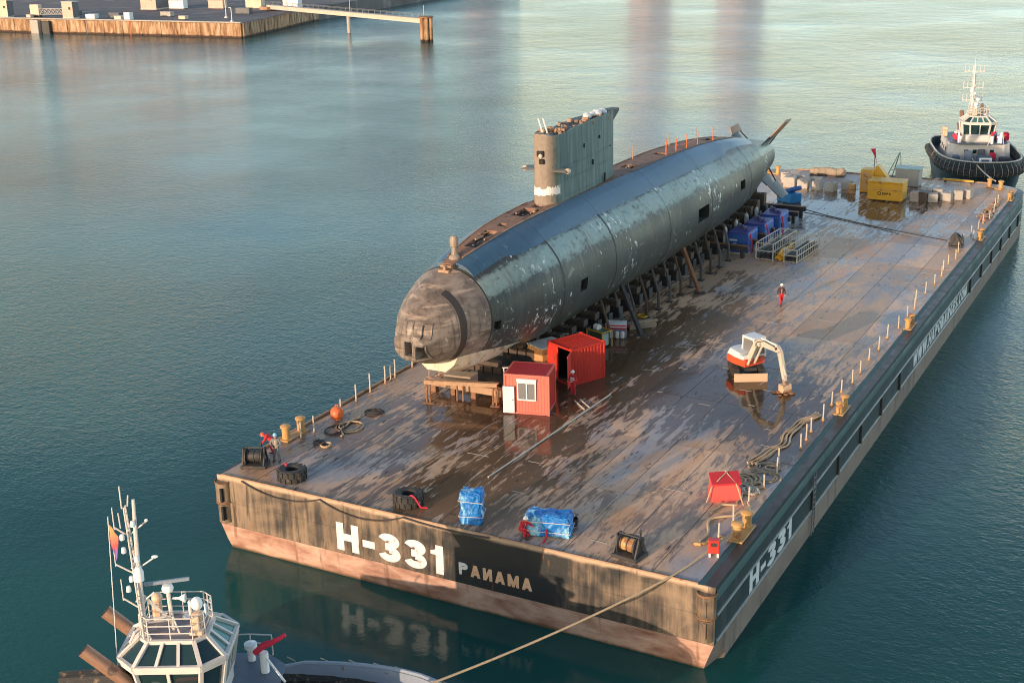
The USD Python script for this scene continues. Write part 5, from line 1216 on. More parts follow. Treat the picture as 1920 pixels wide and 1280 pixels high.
for k in range(3): part(bs, 'sling', MB().box((.75, -.3 + .3 * k, 1.0), (.5, .1, .08), b=.02), M_purple)

yc = thing('yellow_container', 'yellow equipment container with black lettering on the after deck', 'container', (17.75, 88.0, H), 0)
part(yc, 'body', MB().box((0, 0, 1.05), (3.7, 2.4, 1.85), b=.06), M_yellow); part(yc, 'lid', MB().box((0, 0, 2.06), (3.8, 2.5, .16), b=.04), M_yellow); part(yc, 'mid_rail', MB().box((0, -1.215, 1.25), (3.66, .05, .09)), M_gold)
part(yc, 'skid', MB().box((-1.3, 0, .06), (.25, 2.4, .12)).box((1.3, 0, .06), (.25, 2.4, .12)), M_dark)
def onface(x0, y0, z0): return lambda v: np.stack([x0 + v[:, 0], y0 - v[:, 2], z0 + v[:, 1]], 1)
part(yc, 'emblem', MB().lathe([(.13, -.01), (.2, -.01), (.2, .01), (.13, .01)], (-.55, -1.225, .85), 16, 'y'), M_black)
letters(yc, 'VOPS', .26, True, M_black, onface(-.25, -1.212, .72), advance=.2)
yb = thing('yellow_cabinet', 'tall yellow cabinet with a sloping chute behind the yellow container', 'cabinet', (15.0, 91.0, H), 0)
part(yb, 'body', MB().box((0, 0, 1.35), (1.5, 1.6, 2.5), b=.05), M_yellow); part(yb, 'chute', MB().man(hull_pts(*[(x, y, z) for y in (-.5, .5) for x, z in ((.76, .2), (.76, 3.0), (1.1, 3.0), (3.3, .4), (3.3, .2))])), M_yellow)
part(yb, 'door', MB().box((-.1, -.815, 1.4), (1.1, .03, 2.0)), M_gold); part(yb, 'base', MB().box((0, 0, .06), (1.4, 1.5, .12)), M_dark)
ob = thing('orange_yellow_drum', 'small orange yellow drum beside the yellow cabinet', 'drum', (13.5, 89.9, H)); part(ob, 'drum', MB().lathe([(0, 0), (.42, 0), (.44, .3), (.42, .6), (.44, .8), (.40, 1.0), (0, 1.02)], n=16), M_gold, smooth=30); part(ob, 'strap', MB().lathe([(.45, .42), (.46, .45), (.45, .48)], n=16), M_dark)
fl = thing('red_flag', 'red flag hanging on a short staff at the yellow cabinet', 'flag', (15.3, 91.9, H + 2.6), 0)
part(fl, 'staff', MB().tube((0, 0, -.03), (.0, 0, 2.1), .04), M_dark)
v = []; f = []
for i in range(9):
    for j in range(5): v.append((-.02 - .5 * j / 4 * (.5 + .5 * math.cos(i * .5)) + .25 * i / 8, .12 * math.sin(j * 1.7 + i * .6), 2.05 - i * .2))
for i in range(8):
    for j in range(4): a = i * 5 + j; f += [(a, a + 5, a + 6), (a, a + 6, a + 1)]
part(fl, 'cloth', (np.array(v), np.array(f)), M_strap, smooth=60)
wh = thing('white_generator', 'pale grey cabinet with a flat roof on the far edge of the deck', 'cabinet', (18.2, 96.2, H), 0)
part(wh, 'body', MB().box((0, 0, 1.0), (2.6, 1.9, 1.9), b=.04), M_conc); part(wh, 'roof', MB().box((0, 0, 2.0), (2.85, 2.1, .12), b=.03), M_teal)
for x in (-.68, .68): part(wh, 'door', MB().box((x, -.965, 1.0), (1.2, .03, 1.7)), M_conc)
part(wh, 'skid', MB().box((0, 0, .03), (2.5, 1.7, .06)), M_dark)
af = thing('lifting_frame', 'grey A shaped lifting frame beside the pale cabinet', 'frame', (15.8, 97.8, H), 0)
part(af, 'leg', MB().bar((-.6, 0, 0), (.9, 0, 3.4), .12, .12), M_teal); part(af, 'leg', MB().bar((1.35, .1, 0), (.95, 0, 3.4), .1, .1), M_teal); part(af, 'brace', MB().bar((.1, 0, 1.3), (1.2, 0, 1.4), .07, .07), M_teal); part(af, 'stay', MB().bar((-.1, 1.1, 0), (.9, 0, 3.3), .08, .08), M_steel)
ladd = thing('leaning_ladder', 'pale ladder lying against the right end of the pale cabinet', 'ladder', (20.6, 95.0, H), 35)
for y in (-.2, .2): part(ladd, 'rail', MB().bar((-.9, y, .08), (1.2, y, 1.2), .05, .08), M_cream)
for k in range(6): part(ladd, 'rung', MB().bar((-.8 + .36 * k, -.2, .15 + .19 * k), (-.8 + .36 * k, .2, .15 + .19 * k), .03, .03), M_cream)
BLK = ['pale ballast block second from the left in the nearest row near the stern', 'pale ballast block third from the left in the nearest row near the stern', 'pale ballast block at the right end of the row left of the yellow drum', 'ballast block behind the leftmost one of the nearest row', 'ballast block behind the second one of the nearest row', 'sunlit ballast block farthest back at the left, near the sheeted pile', 'ballast block tucked behind the third one of the nearest row', 'ballast block right beside the yellow container, left of the dark box', 'ballast block just right of the dark box', 'ballast block second to the right of the dark box', 'ballast block third to the right of the dark box', 'ballast block at the right end of the right hand row', 'ballast block behind the dark box', 'ballast block just left of the orange yellow drum', 'ballast block in the second row to the right of the yellow container']
cblk = thing('ballast_block', 'pale concrete ballast block at the left of the row near the stern', 'ballast block', (6.3, 90.6, H), 5, 'concrete ballast blocks across the after deck')
part(cblk, 'block', MB().box((0, 0, .58), (1.3, 1.3, 1.16), b=.07), M_conc); part(cblk, 'lifting_eye', MB().path([(.12 * math.cos(a), 0, 1.14 + .12 * math.sin(a)) for a in np.linspace(0, math.pi, 7)], .03), M_rust)
for bi, (x, y) in enumerate(((7.9, 90.4), (9.6, 90.1), (11.2, 89.9), (5.4, 92.6), (6.9, 92.8), (4.6, 94.4), (9.0, 91.9), (20.7, 88.3), (22.4, 88.7), (23.6, 89.9), (24.6, 90.9), (25.3, 91.9), (21.4, 90.3), (12.6, 91.4), (22.6, 90.8))):
    dup(cblk, (x, y, H), rng.uniform(-14, 14), BLK[bi], scale=(rng.uniform(.7, .92), rng.uniform(.7, .92), rng.uniform(.75, .95)))
db2 = thing('dark_box', 'dark brown box in the row of pale blocks right of the yellow container', 'box', (21.55, 88.1, H), 4); part(db2, 'body', MB().box((0, 0, .55), (.8, 1.0, 1.1), b=.04), M_timber); part(db2, 'lid', MB().box((0, 0, 1.12), (.86, 1.06, .08)), M_dark)
pt = thing('yellow_sheeted_pile', 'pale yellow sheeted pile on the far edge of the deck', 'sheeted pile', (8.5, 98.2, H), 3)
mb = MB()
for k in range(9): mb.ball((-1.6 + .4 * k, rng.uniform(-.2, .2), .45), .5, 2, (1, .9, .9 + .2 * rng.random()))
part(pt, 'sheet', mb, M_timber2, smooth=60)
for k in range(4): part(pt, 'pallet', MB().box((-1.5 + k, 0, .06), (.9, 1.4, .12)), M_timber)
yl = thing('yellow_gangway', 'yellow steel bar along the far edge in front of the tug', 'bar', (23.0, 99.6, H), -2)
part(yl, 'bar', MB().box((0, 0, .3), (3.4, .25, .22), b=.03), M_yellow)
for x in (-1.4, 1.4): part(yl, 'foot', MB().box((x, 0, .1), (.2, .3, .2)), M_dark)
hr = thing('hose_heap', 'heap of golden ropes and hoses at the far right corner', 'rope', (0, 0, 0))
for k in range(7): part(hr, 'hose', MB().path(wiggle(28.2 + .12 * k, 80.5 + rng.uniform(0, 3), 28.6, 92 + rng.uniform(-3, 1), .4, 30, 20 + k, 2.0, H + .12), .07, 5), [M_gold, M_rope, M_orange][k % 3], smooth=60)

# ------------------------------------------------------------------ tugs
M_tugblue = paint('grey_blue_deck_paint', (0.09, 0.125, 0.17), 0.5, var=0.2, rust=0.08)
M_tughull = paint('navy_hull_paint', (0.015, 0.03, 0.045), 0.35, var=0.2)
M_tughull2 = paint('dark_teal_hull_paint', (0.022, 0.035, 0.04), 0.4, var=0.25)
M_tugwhite = paint('cream_white_superstructure_paint', (0.60, 0.55, 0.50), 0.4, var=0.1, rust=0.06, rust_col=(0.5, 0.35, 0.22))
M_exh = paint('brown_exhaust_steel', (0.30, 0.17, 0.11), 0.4, 0.3, var=0.3, rust=0.3, rust_col=(0.12, 0.08, 0.06))
M_peach = paint('peach_equipment_paint', (0.66, 0.45, 0.31), 0.45, var=0.2, rust=0.2, rust_col=(0.3, 0.15, 0.08))
M_bulw = paint('pale_blue_bulwark_paint', (0.24, 0.28, 0.33), 0.45, var=0.15, rust=0.08)
M_roofdk = paint('grey_mauve_roof_paint', (0.21, 0.19, 0.20), 0.6, var=0.15)
M_dkgear = paint('slate_gear_paint', (0.10, 0.11, 0.13), 0.5)
M_strapline = paint('grubby_tan_strap', (0.34, 0.28, 0.21), 0.7, var=0.3)
M_dkdeck = paint('dark_grey_deck_paint', (0.055, 0.06, 0.07), 0.6, var=0.3)
def tug_hull_rings(L, B, levels):
    """levels: (z, width factor, length factor)"""
    rings = []
    for z, wf, lf in levels:
        r = []
        for k in range(48):
            a = 2 * math.pi * k / 48; c, s_ = math.cos(a), math.sin(a)
            e = .55 if c > 0 else .35
            x = L / 2 * lf * math.copysign(abs(c) ** (.75 if c > 0 else .5), c); y = B / 2 * wf * math.copysign(abs(s_) ** (.8 if c > 0 else .5), s_)
            r.append((x, y, z))
        rings.append(r)
    return rings
def capped(rings):
    v, f = loft(rings); n = len(rings[0]); o = len(v); v = np.vstack([v, [np.mean(rings[0], 0)], [np.mean(rings[-1], 0)]]); m_ = (len(rings) - 1) * n
    f = np.vstack([f, [(o, (k + 1) % n, k) for k in range(n)], [(o + 1, m_ + k, m_ + (k + 1) % n) for k in range(n)]]); return v, f
def shell(r0, r1, t=.12):
    """A bulwark between two outlines, with thickness."""
    inn0 = [(x * (1 - t / 5), y * (1 - t / 3), z) for x, y, z in r0]; inn1 = [(x * (1 - t / 5), y * (1 - t / 3), z) for x, y, z in r1]
    v, f = loft([r0, r1, inn1, inn0]); return v, f
def tug(name, label, loc, rz, k, near):
    t = thing(name, label, 'tug', loc, rz, scale=(k, k, k))
    L, B = (24.2, 11.2) if near else (22.5, 10.4)
    zo = -.62 if near else 0.0; zd = 3.4 + zo
    lv = [(-1.2, .75, .84), (.4, .88, .92), (1.9 + zo * .5, .96, .97), (zd, 1.0, 1.0)]
    rings = tug_hull_rings(L, B, lv)
    part(t, 'hull', capped(rings), M_tughull if near else M_tughull2, smooth=35)
    part(t, 'main_deck', capped([[(x * .985, y * .97, zd - .01) for x, y, z in rings[-1]], [(x * .985, y * .97, zd + .03) for x, y, z in rings[-1]]]), M_tugblue if near else M_dkdeck)
    top = [(x, y, ((2.9 + 1.0 * min(1, max(0, (x + .5) / 5))) if near else 4.7) + (.45 * max(0, x / 13.5) ** 2)) for x, y, z in tug_hull_rings(L, B, [(0, 1.0, 1.0)])[0]]
    base = [(x * .995, y * .995, zd + .01) for x, y, z in rings[-1]]
    part(t, 'bulwark', shell(base, top), M_bulw if near else M_tughull2, smooth=35)
    part(t, 'bulwark_cap', MB().path([(x * .99, y * .985, z + .03) for x, y, z in top] + [(top[0][0] * .99, top[0][1] * .985, top[0][2] + .03)], .11, 6), M_bulw if near else M_cream, smooth=40)
    # rubber fender round the bow and tyres
    fz = 3.75 + zo
    pts = [(x * 1.02, y * 1.02, fz) for x, y, z in rings[-1] if x > -9 * L / 27]; pts.sort(key=lambda q: math.atan2(q[1], q[0]))
    part(t, 'bow_fender', MB().path(pts, .48, 8), M_rubber, smooth=40)
    for i, (x, y, z) in enumerate(pts):
        if x < -3: continue
        a = math.degrees(math.atan2(y / B, x / L)); part(t, 'fender_block', MB().box((x * 1.015, y * 1.015, fz), (.5, .85, .95), rz=a, b=.08), M_rubber)
        if i + 1 < len(pts): x2, y2, _ = pts[i + 1]; part(t, 'fender_strap', MB().path([((x + x2) / 2 * .975, (y + y2) / 2 * .975, 4.85 + zo), ((x + x2) / 2 * 1.05, (y + y2) / 2 * 1.05, 4.35 + zo), ((x + x2) / 2 * 1.075, (y + y2) / 2 * 1.075, 3.75 + zo), ((x + x2) / 2 * 1.03, (y + y2) / 2 * 1.03, 3.2 + zo)], .035, 5), M_strapline)
    # deckhouse and wheelhouse
    def oct_(cx, hx, hy, ch, z): return [(cx + x, y, z) for x, y in ((hx, -hy + ch), (hx, hy - ch), (hx - ch, hy), (-hx + ch, hy), (-hx, hy - ch), (-hx, -hy + ch), (-hx + ch, -hy), (hx - ch, -hy))]
    part(t, 'deckhouse', capped([oct_(.9 if near else -1.2, 2.9 if near else 4.3, 2.8 if near else 4.0, .8, zd + .02), oct_(.9 if near else -1.2, 2.8 if near else 4.2, 2.7 if near else 3.8, .8, 5.9)]), M_tugwhite)
    part(t, 'boat_deck', capped([oct_(.9 if near else -1.2, 3.2 if near else 4.7, 3.0 if near else 3.5, 1.0, 5.9), oct_(.9 if near else -1.2, 3.2 if near else 4.7, 3.0 if near else 3.5, 1.0, 6.02)]), M_tugblue)
    part(t, 'wheelhouse_base', capped([oct_(0, 1.95, 1.85, .75, 6.02), oct_(0, 1.95, 1.85, .75, 6.75)]), M_tugwhite)
    lo_, mid, up_, rf_ = oct_(0, 1.95, 1.85, .75, 6.75), oct_(0, 2.25, 2.1, .85, 8.3), oct_(0, 2.28, 2.14, .86, 8.48), oct_(0, 1.42, 1.2, .45, 9.18)
    part(t, 'wheelhouse_core', capped([[(x * .86, y * .86, z) for x, y, z in lo_], [(x * .88, y * .88, z) for x, y, z in mid], [(x * .9, y * .9, z - .06) for x, y, z in up_], [(x * .95, y * .95, z - .12) for x, y, z in rf_]]), M_black)
    def facade(A, B_, inset, mull, glass_, wn, splits):
        """Window frames and panes on each of the eight faces between outlines A (below) and B_ (above)."""
        fr = MB()
        for i in range(8):
            a0, a1, b0, b1 = [np.array(q) for q in (A[i], A[(i + 1) % 8], B_[i], B_[(i + 1) % 8])]
            n_ = splits if np.linalg.norm(a1 - a0) > 1.4 else 1
            fr.bar(a0, b0, mull, mull); fr.bar(a0, a1, mull, mull); fr.bar(b0, b1, mull, mull)
            for q in range(1, n_): fr.bar(a0 + (a1 - a0) * q / n_, b0 + (b1 - b0) * q / n_, mull * .8, mull * .8)
            for q in range(n_):
                s0, s1 = q / n_, (q + 1) / n_
                c_ = [a0 + (a1 - a0) * s0, a0 + (a1 - a0) * s1, b0 + (b1 - b0) * s1, b0 + (b1 - b0) * s0]; m_ = np.mean(c_, 0); c_ = [m_ + (p_ - m_) * .93 for p_ in c_]
                cen = np.array([0, 0, m_[2]]); d_ = (m_ - cen); d_ /= np.linalg.norm(d_)
                c_ = [p_ - d_ * inset for p_ in c_]
                n3 = np.cross(c_[1] - c_[0], c_[3] - c_[0])
                if n3 @ d_ < 0: c_ = c_[::-1]
                part(t, wn, quad_wall(MB(), *c_, .03), glass_ if not callable(glass_) else glass_(i))
        return fr
    part(t, 'window_frame', facade(lo_, mid, .05, .16, M_glass, 'window_pane', 2), M_tugwhite)
    part(t, 'eaves', capped([[(x * 1.01, y * 1.01, z) for x, y, z in mid], [(x * 1.02, y * 1.02, z - .02) for x, y, z in up_]]), M_tugwhite)
    part(t, 'skylight_frame', facade(up_, rf_, .03, .17, (lambda i: M_glassgreen if i in (0, 1) else M_glass), 'skylight_pane', 3), M_tugwhite)
    part(t, 'roof', capped([[(x, y, 9.12) for x, y, z in rf_], [(x, y, 9.2) for x, y, z in rf_]]), M_roofdk)
    rail = MB()
    for z in (.35, .7, 1.05):
        P = [(x * .97, y * .97, 9.2 + z) for x, y, z_ in rf_] ; P.append(P[0]); rail.path(P, .028, 5)
    for i in range(8):
        for q in (0, .5):
            a, b = np.array(rf_[i]), np.array(rf_[(i + 1) % 8]); p_ = (a + (b - a) * q) * [.97, .97, 1]; rail.tube(p_ - [0, 0, .02], p_ + [0, 0, 1.05], .028, n=5)
    part(t, 'roof_rail', rail, M_tugwhite)
    # mast
    mx, my = -1.22, -.75
    m_ = part(t, 'mast', MB().path([(mx, my, 9.15), (mx + .08, my, 12.6), (mx + .22, my, 15.6)], [.15, .11, .07], 8), M_tugwhite, smooth=40)
    mz = MB()
    for s_ in (-1, 1): mz.path([(mx + .05, my + s_ * .28, 9.2), (mx - .08, my + s_ * .2, 12.6), (mx - .18, my + s_ * .1, 15.3)], .04, 5)
    for q in range(17): mz.tube((mx + .05 - .015 * q, my - .28 + .01 * q, 9.5 + .34 * q), (mx + .05 - .015 * q, my + .28 - .01 * q, 9.5 + .34 * q), .022, n=4)
    if not near:
        for z in (10.9, 12.5, 14.6):
            mz.tube((mx - .1, my - 1.2, z), (mx - .1, my + 1.2, z), .06, n=6)
            for y_ in (-1.2, -.7, .7, 1.2): mz.tube((mx - .1, my + y_, z - .1), (mx - .1, my + y_, z + .8), .04, n=5)
    tag(part(m_, 'mast_ladder', mz, M_tugwhite), kind='stuff')
    mz = MB()
    for z, w in ((11.0, .75), (12.6, .9), (14.3, .75)):
        mz.tube((mx - .1, my - w * .3, z), (mx - .1, my + w * .3, z + .05), .04, n=6); mz.tube((mx - .1, my, z - .4), (mx - w * .9, my - .1, z + .1), .035, n=6); mz.tube((mx - .1, my, z - .3), (mx + w * .8, my + .1, z + .25), .035, n=6)
        mz.tube((mx - w * .9, my - .1, z), (mx - w * .9, my - .1, z + 1.0), .025, n=5)
    tag(part(m_, 'crosstree', mz, M_tugwhite), kind='stuff')
    mz = MB()
    for z in (11.5, 11.7, 12.9, 13.3, 13.9, 14.5): mz.lathe([(0, 0), (.1, 0), (.11, .12), (.08, .24), (0, .25)], (mx - .1 + rng.choice([-.25, .25]), my + rng.choice([-.25, .25, 0]), z), 10)
    mz.lathe([(0, 0), (.2, .05), (.22, .4), (.12, .7), (0, .72)], (mx + .12, my - .15, 11.9), 12); mz.ball((mx + .8, my + .1, 12.92), .09, 2, (1.6, 1, .7)); mz.ball((mx + .62, my + .1, 14.6), .07, 2)
    tag(part(m_, 'mast_light', mz, M_hwhite, smooth=50), kind='stuff')
    part(m_, 'antenna', MB().tube((mx - .3, my, 15.2), (mx - .3, my, 16.2), .03, n=5).tube((mx - .05, my, 15.3), (mx + .02, my, 15.8), .03, n=5).tube((mx - .45, my, 14.3), (mx - .48, my, 15.0), .03, n=5), M_tugwhite)
    part(t, 'mast_stay', MB().bar((mx, my, 11.3), (-.15, -.2, 9.6), .12, .12).tube((mx, my, 10), (-.15, -.3, 9.9), .05).tube((mx + .1, my - .1, 9.9), (-.15, -.35, 9.75), .05), M_tugwhite)
    part(t, 'mast_foot', MB().path([(mx - .5, my - .5, 9.2), (mx - .3, my - .3, 9.6), (mx, my, 9.7)], .06).path([(mx + .4, my - .4, 9.2), (mx, my, 9.8)], .06), M_tugwhite)
    # radar post, horn, searchlight
    rd = part(t, 'radar_post', MB().tube((-.12, -.2, 9.2), (-.18, -.2, 11.05), .09, n=8).tube((-.12, -.2, 9.9), (.25, -.6, 9.2), .04), M_tugwhite, smooth=40)
    part(rd, 'radar_motor', MB().lathe([(0, 0), (.22, 0), (.26, .12), (.2, .3), (0, .32)], (-.18, -.2, 11.05), 14), M_hwhite, smooth=40)
    part(rd, 'radar_scanner', MB().box((-.18, -.2, 11.5), (1.9, .16, .15), rz=14, b=.03), M_bulw)
    part(rd, 'horn', MB().lathe([(0, -.25), (.04, -.25), (.05, 0), (.2, .28), (.19, .29), (0, .05)], (.25, -.2, 10.7), 14, 'x'), M_hwhite, smooth=40)
    sl = part(t, 'searchlight_base', MB().box((1.05, -.6, 9.75), (.42, .5, 1.0), b=.08).box((1.05, -.7, 9.42), (.6, .65, .2), b=.05), M_peach)
    part(sl, 'searchlight', MB().ball((1.1, -.6, 10.65), .27, 2, (.95, 1, 1.1)).box((.8, -.6, 10.45), (.1, .2, .7), b=.03).box((1.45, -.6, 10.4), (.08, .15, .5), b=.02), M_hwhite, smooth=40)
    part(t, 'life_buoy_box', MB().box((-.95, .5, 9.75), (.45, .5, 1.0), rz=15, b=.12).ball((-.9, .5, 10.35), .25, 1), M_peach, smooth=30)
    part(t, 'roof_dome', MB().lathe([(0, 0), (.16, 0), (.17, .08), (.1, .16), (0, .18)], (.2, .75, 9.2), 12), M_hwhite, smooth=40)
    # exhausts aft, slanting up and aft
    for s_ in (-1, 1):
        y0 = s_ * 1.6
        e = part(t, 'exhaust', MB().path([(-1.5, y0, 6.3), (-1.75, y0, 7.3), (-2.05, y0, 7.65), (-3.6, y0, 9.1)], [.32, .32, .3, .3], 16), M_exh, smooth=40)
        part(e, 'exhaust_mouth', MB().path([(-3.57, y0, 9.07), (-3.612, y0, 9.112)], [.26, .26], 16), M_black)
        part(e, 'small_exhaust', MB().path([(-1.8, y0 - .5, 6.6), (-2.2, y0 - .5, 7.2), (-2.8, y0 - .5, 7.7)], .11, 8), M_exh, smooth=40)
        part(t, 'funnel', MB().box((-1.5, s_ * 1.9, 5.2), (1.0, 1.0, 3.6), b=.1), M_tugwhite)
    # fire monitor, foredeck winch, bitts, rails
    fm = part(t, 'monitor_tower', MB().path([(3.3, 1.4, 5.9), (3.3, 1.4, 7.0)], .2, 10).bar((3.3, 1.4, 6.9), (4.3, .7, 5.9), .08, .08), M_hwhite, smooth=40)
    part(fm, 'fire_monitor', MB().path([(2.9, 1.35, 7.0), (3.3, 1.4, 7.35), (3.7, 1.5, 7.45), (4.3, 1.6, 7.75)], [.14, .17, .13, .09], 8), M_strap, smooth=40)
    part(t, 'deck_rail', MB().path([(2.4, 2.9, 7.05), (3.4, 2.8, 7.05)], .03).path([(2.4, 2.9, 6.6), (3.4, 2.8, 6.6)], .03).tube((2.4, 2.9, 6.0), (2.4, 2.9, 7.05), .03).tube((3.4, 2.8, 6.0), (3.4, 2.8, 7.05), .03).path([(0.2, 2.9, 7.0), (2.4, 2.9, 7.05)], .03).path([(0.2, -2.9, 7.0), (2.4, -2.9, 7.05)], .03), M_tugwhite)
    part(t, 'tow_winch', MB().lathe([(0, -1.0), (.7, -1.0), (.7, -.9), (.5, -.85), (.5, .85), (.7, .9), (.7, 1.0), (0, 1.0)], (6.3, 0, 4.2 + zo), 20, 'y').box((6.3, 0, 3.6 + zo), (1.6, 2.6, .4), b=.05).box((5.6, 0, 4.4 + zo), (.4, 2.2, 1.0), b=.1), M_tugblue, smooth=35)
    part(t, 'tow_bitt', MB().path([(8.4, -.6, zd + .02), (8.4, -.6, 5.0 + zo), (8.4, .6, 5.0 + zo), (8.4, .6, zd + .02)], .2, 10), M_tugblue if near else M_hwhite, smooth=40)
    for x, y in ((-.9, 2.4), (-.9, -2.4), (2.5, 2.4), (2.5, -2.4)): part(t, 'vent', MB().lathe([(0, 0), (.18, 0), (.18, .6), (.3, .65), (.3, .85), (0, .9)], (x, y, 6.02), 12), M_hwhite, smooth=40)
    for i in range(4): part(t, 'porthole', MB().box((3.76 if near else 3.06, -1.6 + 1.05 * i, 4.95), (.08, .5, .5), b=.03), M_glass)
    for s_ in (-1, 1):
        for i in range(4): part(t, 'porthole', MB().box(((-1 if near else -4) + (1.2 if near else 1.6) * i, s_ * (2.76 if near else 3.9), 4.95), (.5, .08, .5), b=.03), M_glass)
    if not near:
        for x_, y_, sx_, sy_, sz_, m__ in ((4.6, -3.0, 1.2, .8, 1.3, M_tugblue), (4.4, 2.9, 1.0, 1.2, 1.1, M_dkdeck), (3.6, -1.4, .6, .9, 1.7, M_bulw), (3.7, 1.6, .7, .7, 1.5, M_strap), (5.6, 1.4, .8, .6, 1.0, M_dkdeck), (3.55, .2, .4, 1.0, 1.9, M_dkgear), (0.4, 3.6, 1.0, .6, 1.0, M_strap), (-3.0, -3.6, 1.5, .6, 1.2, M_peach)):
            part(t, 'deck_gear', MB().box((x_, y_, (3.43 if x_ > 3.5 else 6.02) + sz_ / 2), (sx_, sy_, sz_), b=.1), m__)
        for s_ in (-1, 1): part(t, 'wing_post', MB().tube((3.0, s_ * 2.6, 3.43), (2.7, s_ * 2.6, 7.4), .14, n=8), M_hwhite, smooth=40)
        part(t, 'front_step', MB().box((2.2, 0, 6.5), (1.0, 3.4, 1.0), b=.15), M_tugwhite)
    part(t, 'life_raft', MB().lathe([(0, -.7), (.35, -.65), (.38, 0), (.35, .65), (0, .7)], (.6, 2.7, 6.5), 12, 'x'), M_hwhite, smooth=40); part(t, 'life_raft', MB().lathe([(0, -.7), (.35, -.65), (.38, 0), (.35, .65), (0, .7)], (.6, -2.7, 6.5), 12, 'x'), M_strap, smooth=40)
    for s_ in (-1, 1): part(t, 'life_ring', MB().path([(1.2 + .32 * math.cos(a), s_ * 2.2, 6.4 + .32 * math.sin(a)) for a in np.linspace(0, 6.28, 15)], .08, 6), M_strap, smooth=40)
    return t
K = 0.93
P53 = np.array([14.51, -18.91, 8.41])                       # centre of the near tug's wheelhouse roof
near_tug = tug('near_tug', 'tug in the near foreground with slanting brown exhausts and a tall white mast', (P53[0], P53[1], P53[2] - 9.2 * K), 28.3, K, True)
flg = thing('courtesy_flag', 'small faded tricolour flag on the halyard of the near tug mast', 'flag', (P53[0], P53[1], P53[2] - 9.2 * K), 28.3, scale=(K,) * 3)
part(flg, 'halyard', MB().tube((-2.5, -1.0, 7.2), (-2.1, -.85, 14.9), .02, n=5), M_white)
v = []; f = []
for i in range(6):
    for j in range(4): v.append((-2.1 + .35 * j / 3 * (1 - .1 * i), -.9 + .05 * math.sin(i + j * 2), 14.6 - .22 * i - .2 * j))
for i in range(5):
    for j in range(3): a = i * 4 + j; f += [(a, a + 4, a + 5), (a, a + 5, a + 1)]
part(flg, 'cloth', (np.array(v), np.array(f)), (lambda g: g.out('faded_tricolour_cloth', base_color=g.ramp(g.lin(g.xyz(g.pos())[2], 11.8, 13.2), [(0, (.18, .12, .35)), (.3, (.22, .12, .35)), (.45, (.55, .10, .12)), (.7, (.6, .2, .12)), (1, (.6, .3, .1))]), roughness=.8))(G()), smooth=60)
far_tug = tug('far_tug', 'dark hulled tug with a tall white mast lying beyond the far end of the barge', (20.3, 126.2, -.9), -72.0, 1.0, False)
a_ = math.radians(28.3); bow = P53 + np.array([math.cos(a_), math.sin(a_), 0]) * 7.6 * K; bow[2] = P53[2] - 9.2 * K + 4.9 * K
rope('tow_line', 'tan tow line stretched from the near tug to the near right corner', list(sag(bow, (28.15, -.1, H + .06), .35, 16)) + [(28.6, 1.4, H + .12), (29.6, 5.2, H + .5)], .055, M_rope, 'tow line')
a2 = math.radians(-76); b2_ = np.array([18.3, 131.0, 0]) + np.array([math.cos(a2), math.sin(a2), 0]) * 10.6
rope('far_tow_line', 'pale tow line from the far tug to the far right bollard', list(sag((b2_[0], b2_[1], 3.6), (27.2, 98.2, H + .8), .3, 10)), .07, M_cream, 'tow line')

# ------------------------------------------------------------------ pier at the upper left
M_pierwall = (lambda g: (lambda p: g.out('rust_stained_quay_wall', base_color=g.mix(g.ss(g.math('add', g.xyz(p)[2], g.math('multiply', g.noise(p, .6, 4), .8)), 1.25, .75), g.ramp(g.noise(g.map(p, (.9, .9, .22)), 1.0, 6, .62), [(.3, (.10, .045, .02)), (.45, (.25, .135, .065)), (.58, (.40, .26, .15)), (.72, (.46, .36, .26))]), (.045, .022, .012)), roughness=.85))(g.pos()))(G())
M_pierdeck = paint('dark_quay_paving', (0.11, 0.095, 0.095), 0.75, var=0.5, vs=.12, rust=0.35, rust_col=(0.2, 0.17, 0.16), rs=.08)
PC, PL, PR = np.array([-206.4, 253.7]), np.array([-330.0, 246.6]), np.array([-222.0, 311.0])
pier = thing('quay', 'stone and concrete pier with a rust stained wall at the upper left', 'pier')
PZ = 4.3
part(pier, 'pavement', MB().prism([tuple(PC + [.0, .3]), tuple(PR), tuple(PR + [-25, 190]), tuple(PL + [-160, 190]), tuple(PL + [-160, -8])], -3, PZ), M_pierdeck)
d = (PC - PL); Ld = np.linalg.norm(d); d /= Ld; nrm = np.array([d[1], -d[0]])
nseg = 34
for k in range(nseg):
    a, b = PL + d * Ld * k / nseg, PL + d * Ld * (k + 1) / nseg; m_ = (a + b) / 2 + nrm * (.15 + .1 * (k % 2)); part(pier, 'wall_panel', MB().box((m_[0], m_[1], .6), (Ld / nseg - .12, .6, PZ * 2 - 1.5), rz=math.degrees(math.atan2(d[1], d[0]))), M_pierwall)
d2 = (PR - PC); L2 = np.linalg.norm(d2); d2 /= L2; n2 = np.array([d2[1], -d2[0]])
for k in range(12):
    m_ = PC + d2 * L2 * (k + .5) / 12 + n2 * (.2 + .12 * (k % 2)); part(pier, 'wall_panel', MB().box((m_[0], m_[1], .6), (L2 / 12 - .12, .7, PZ * 2 - 1.5), rz=math.degrees(math.atan2(d2[1], d2[0]))), M_pierwall)
m_ = (PL + PC) / 2 + nrm * .1
part(pier, 'coping', MB().box((m_[0], m_[1], PZ + .12), (Ld, 1.0, .34), rz=math.degrees(math.atan2(d[1], d[0])), b=.05), M_conc)
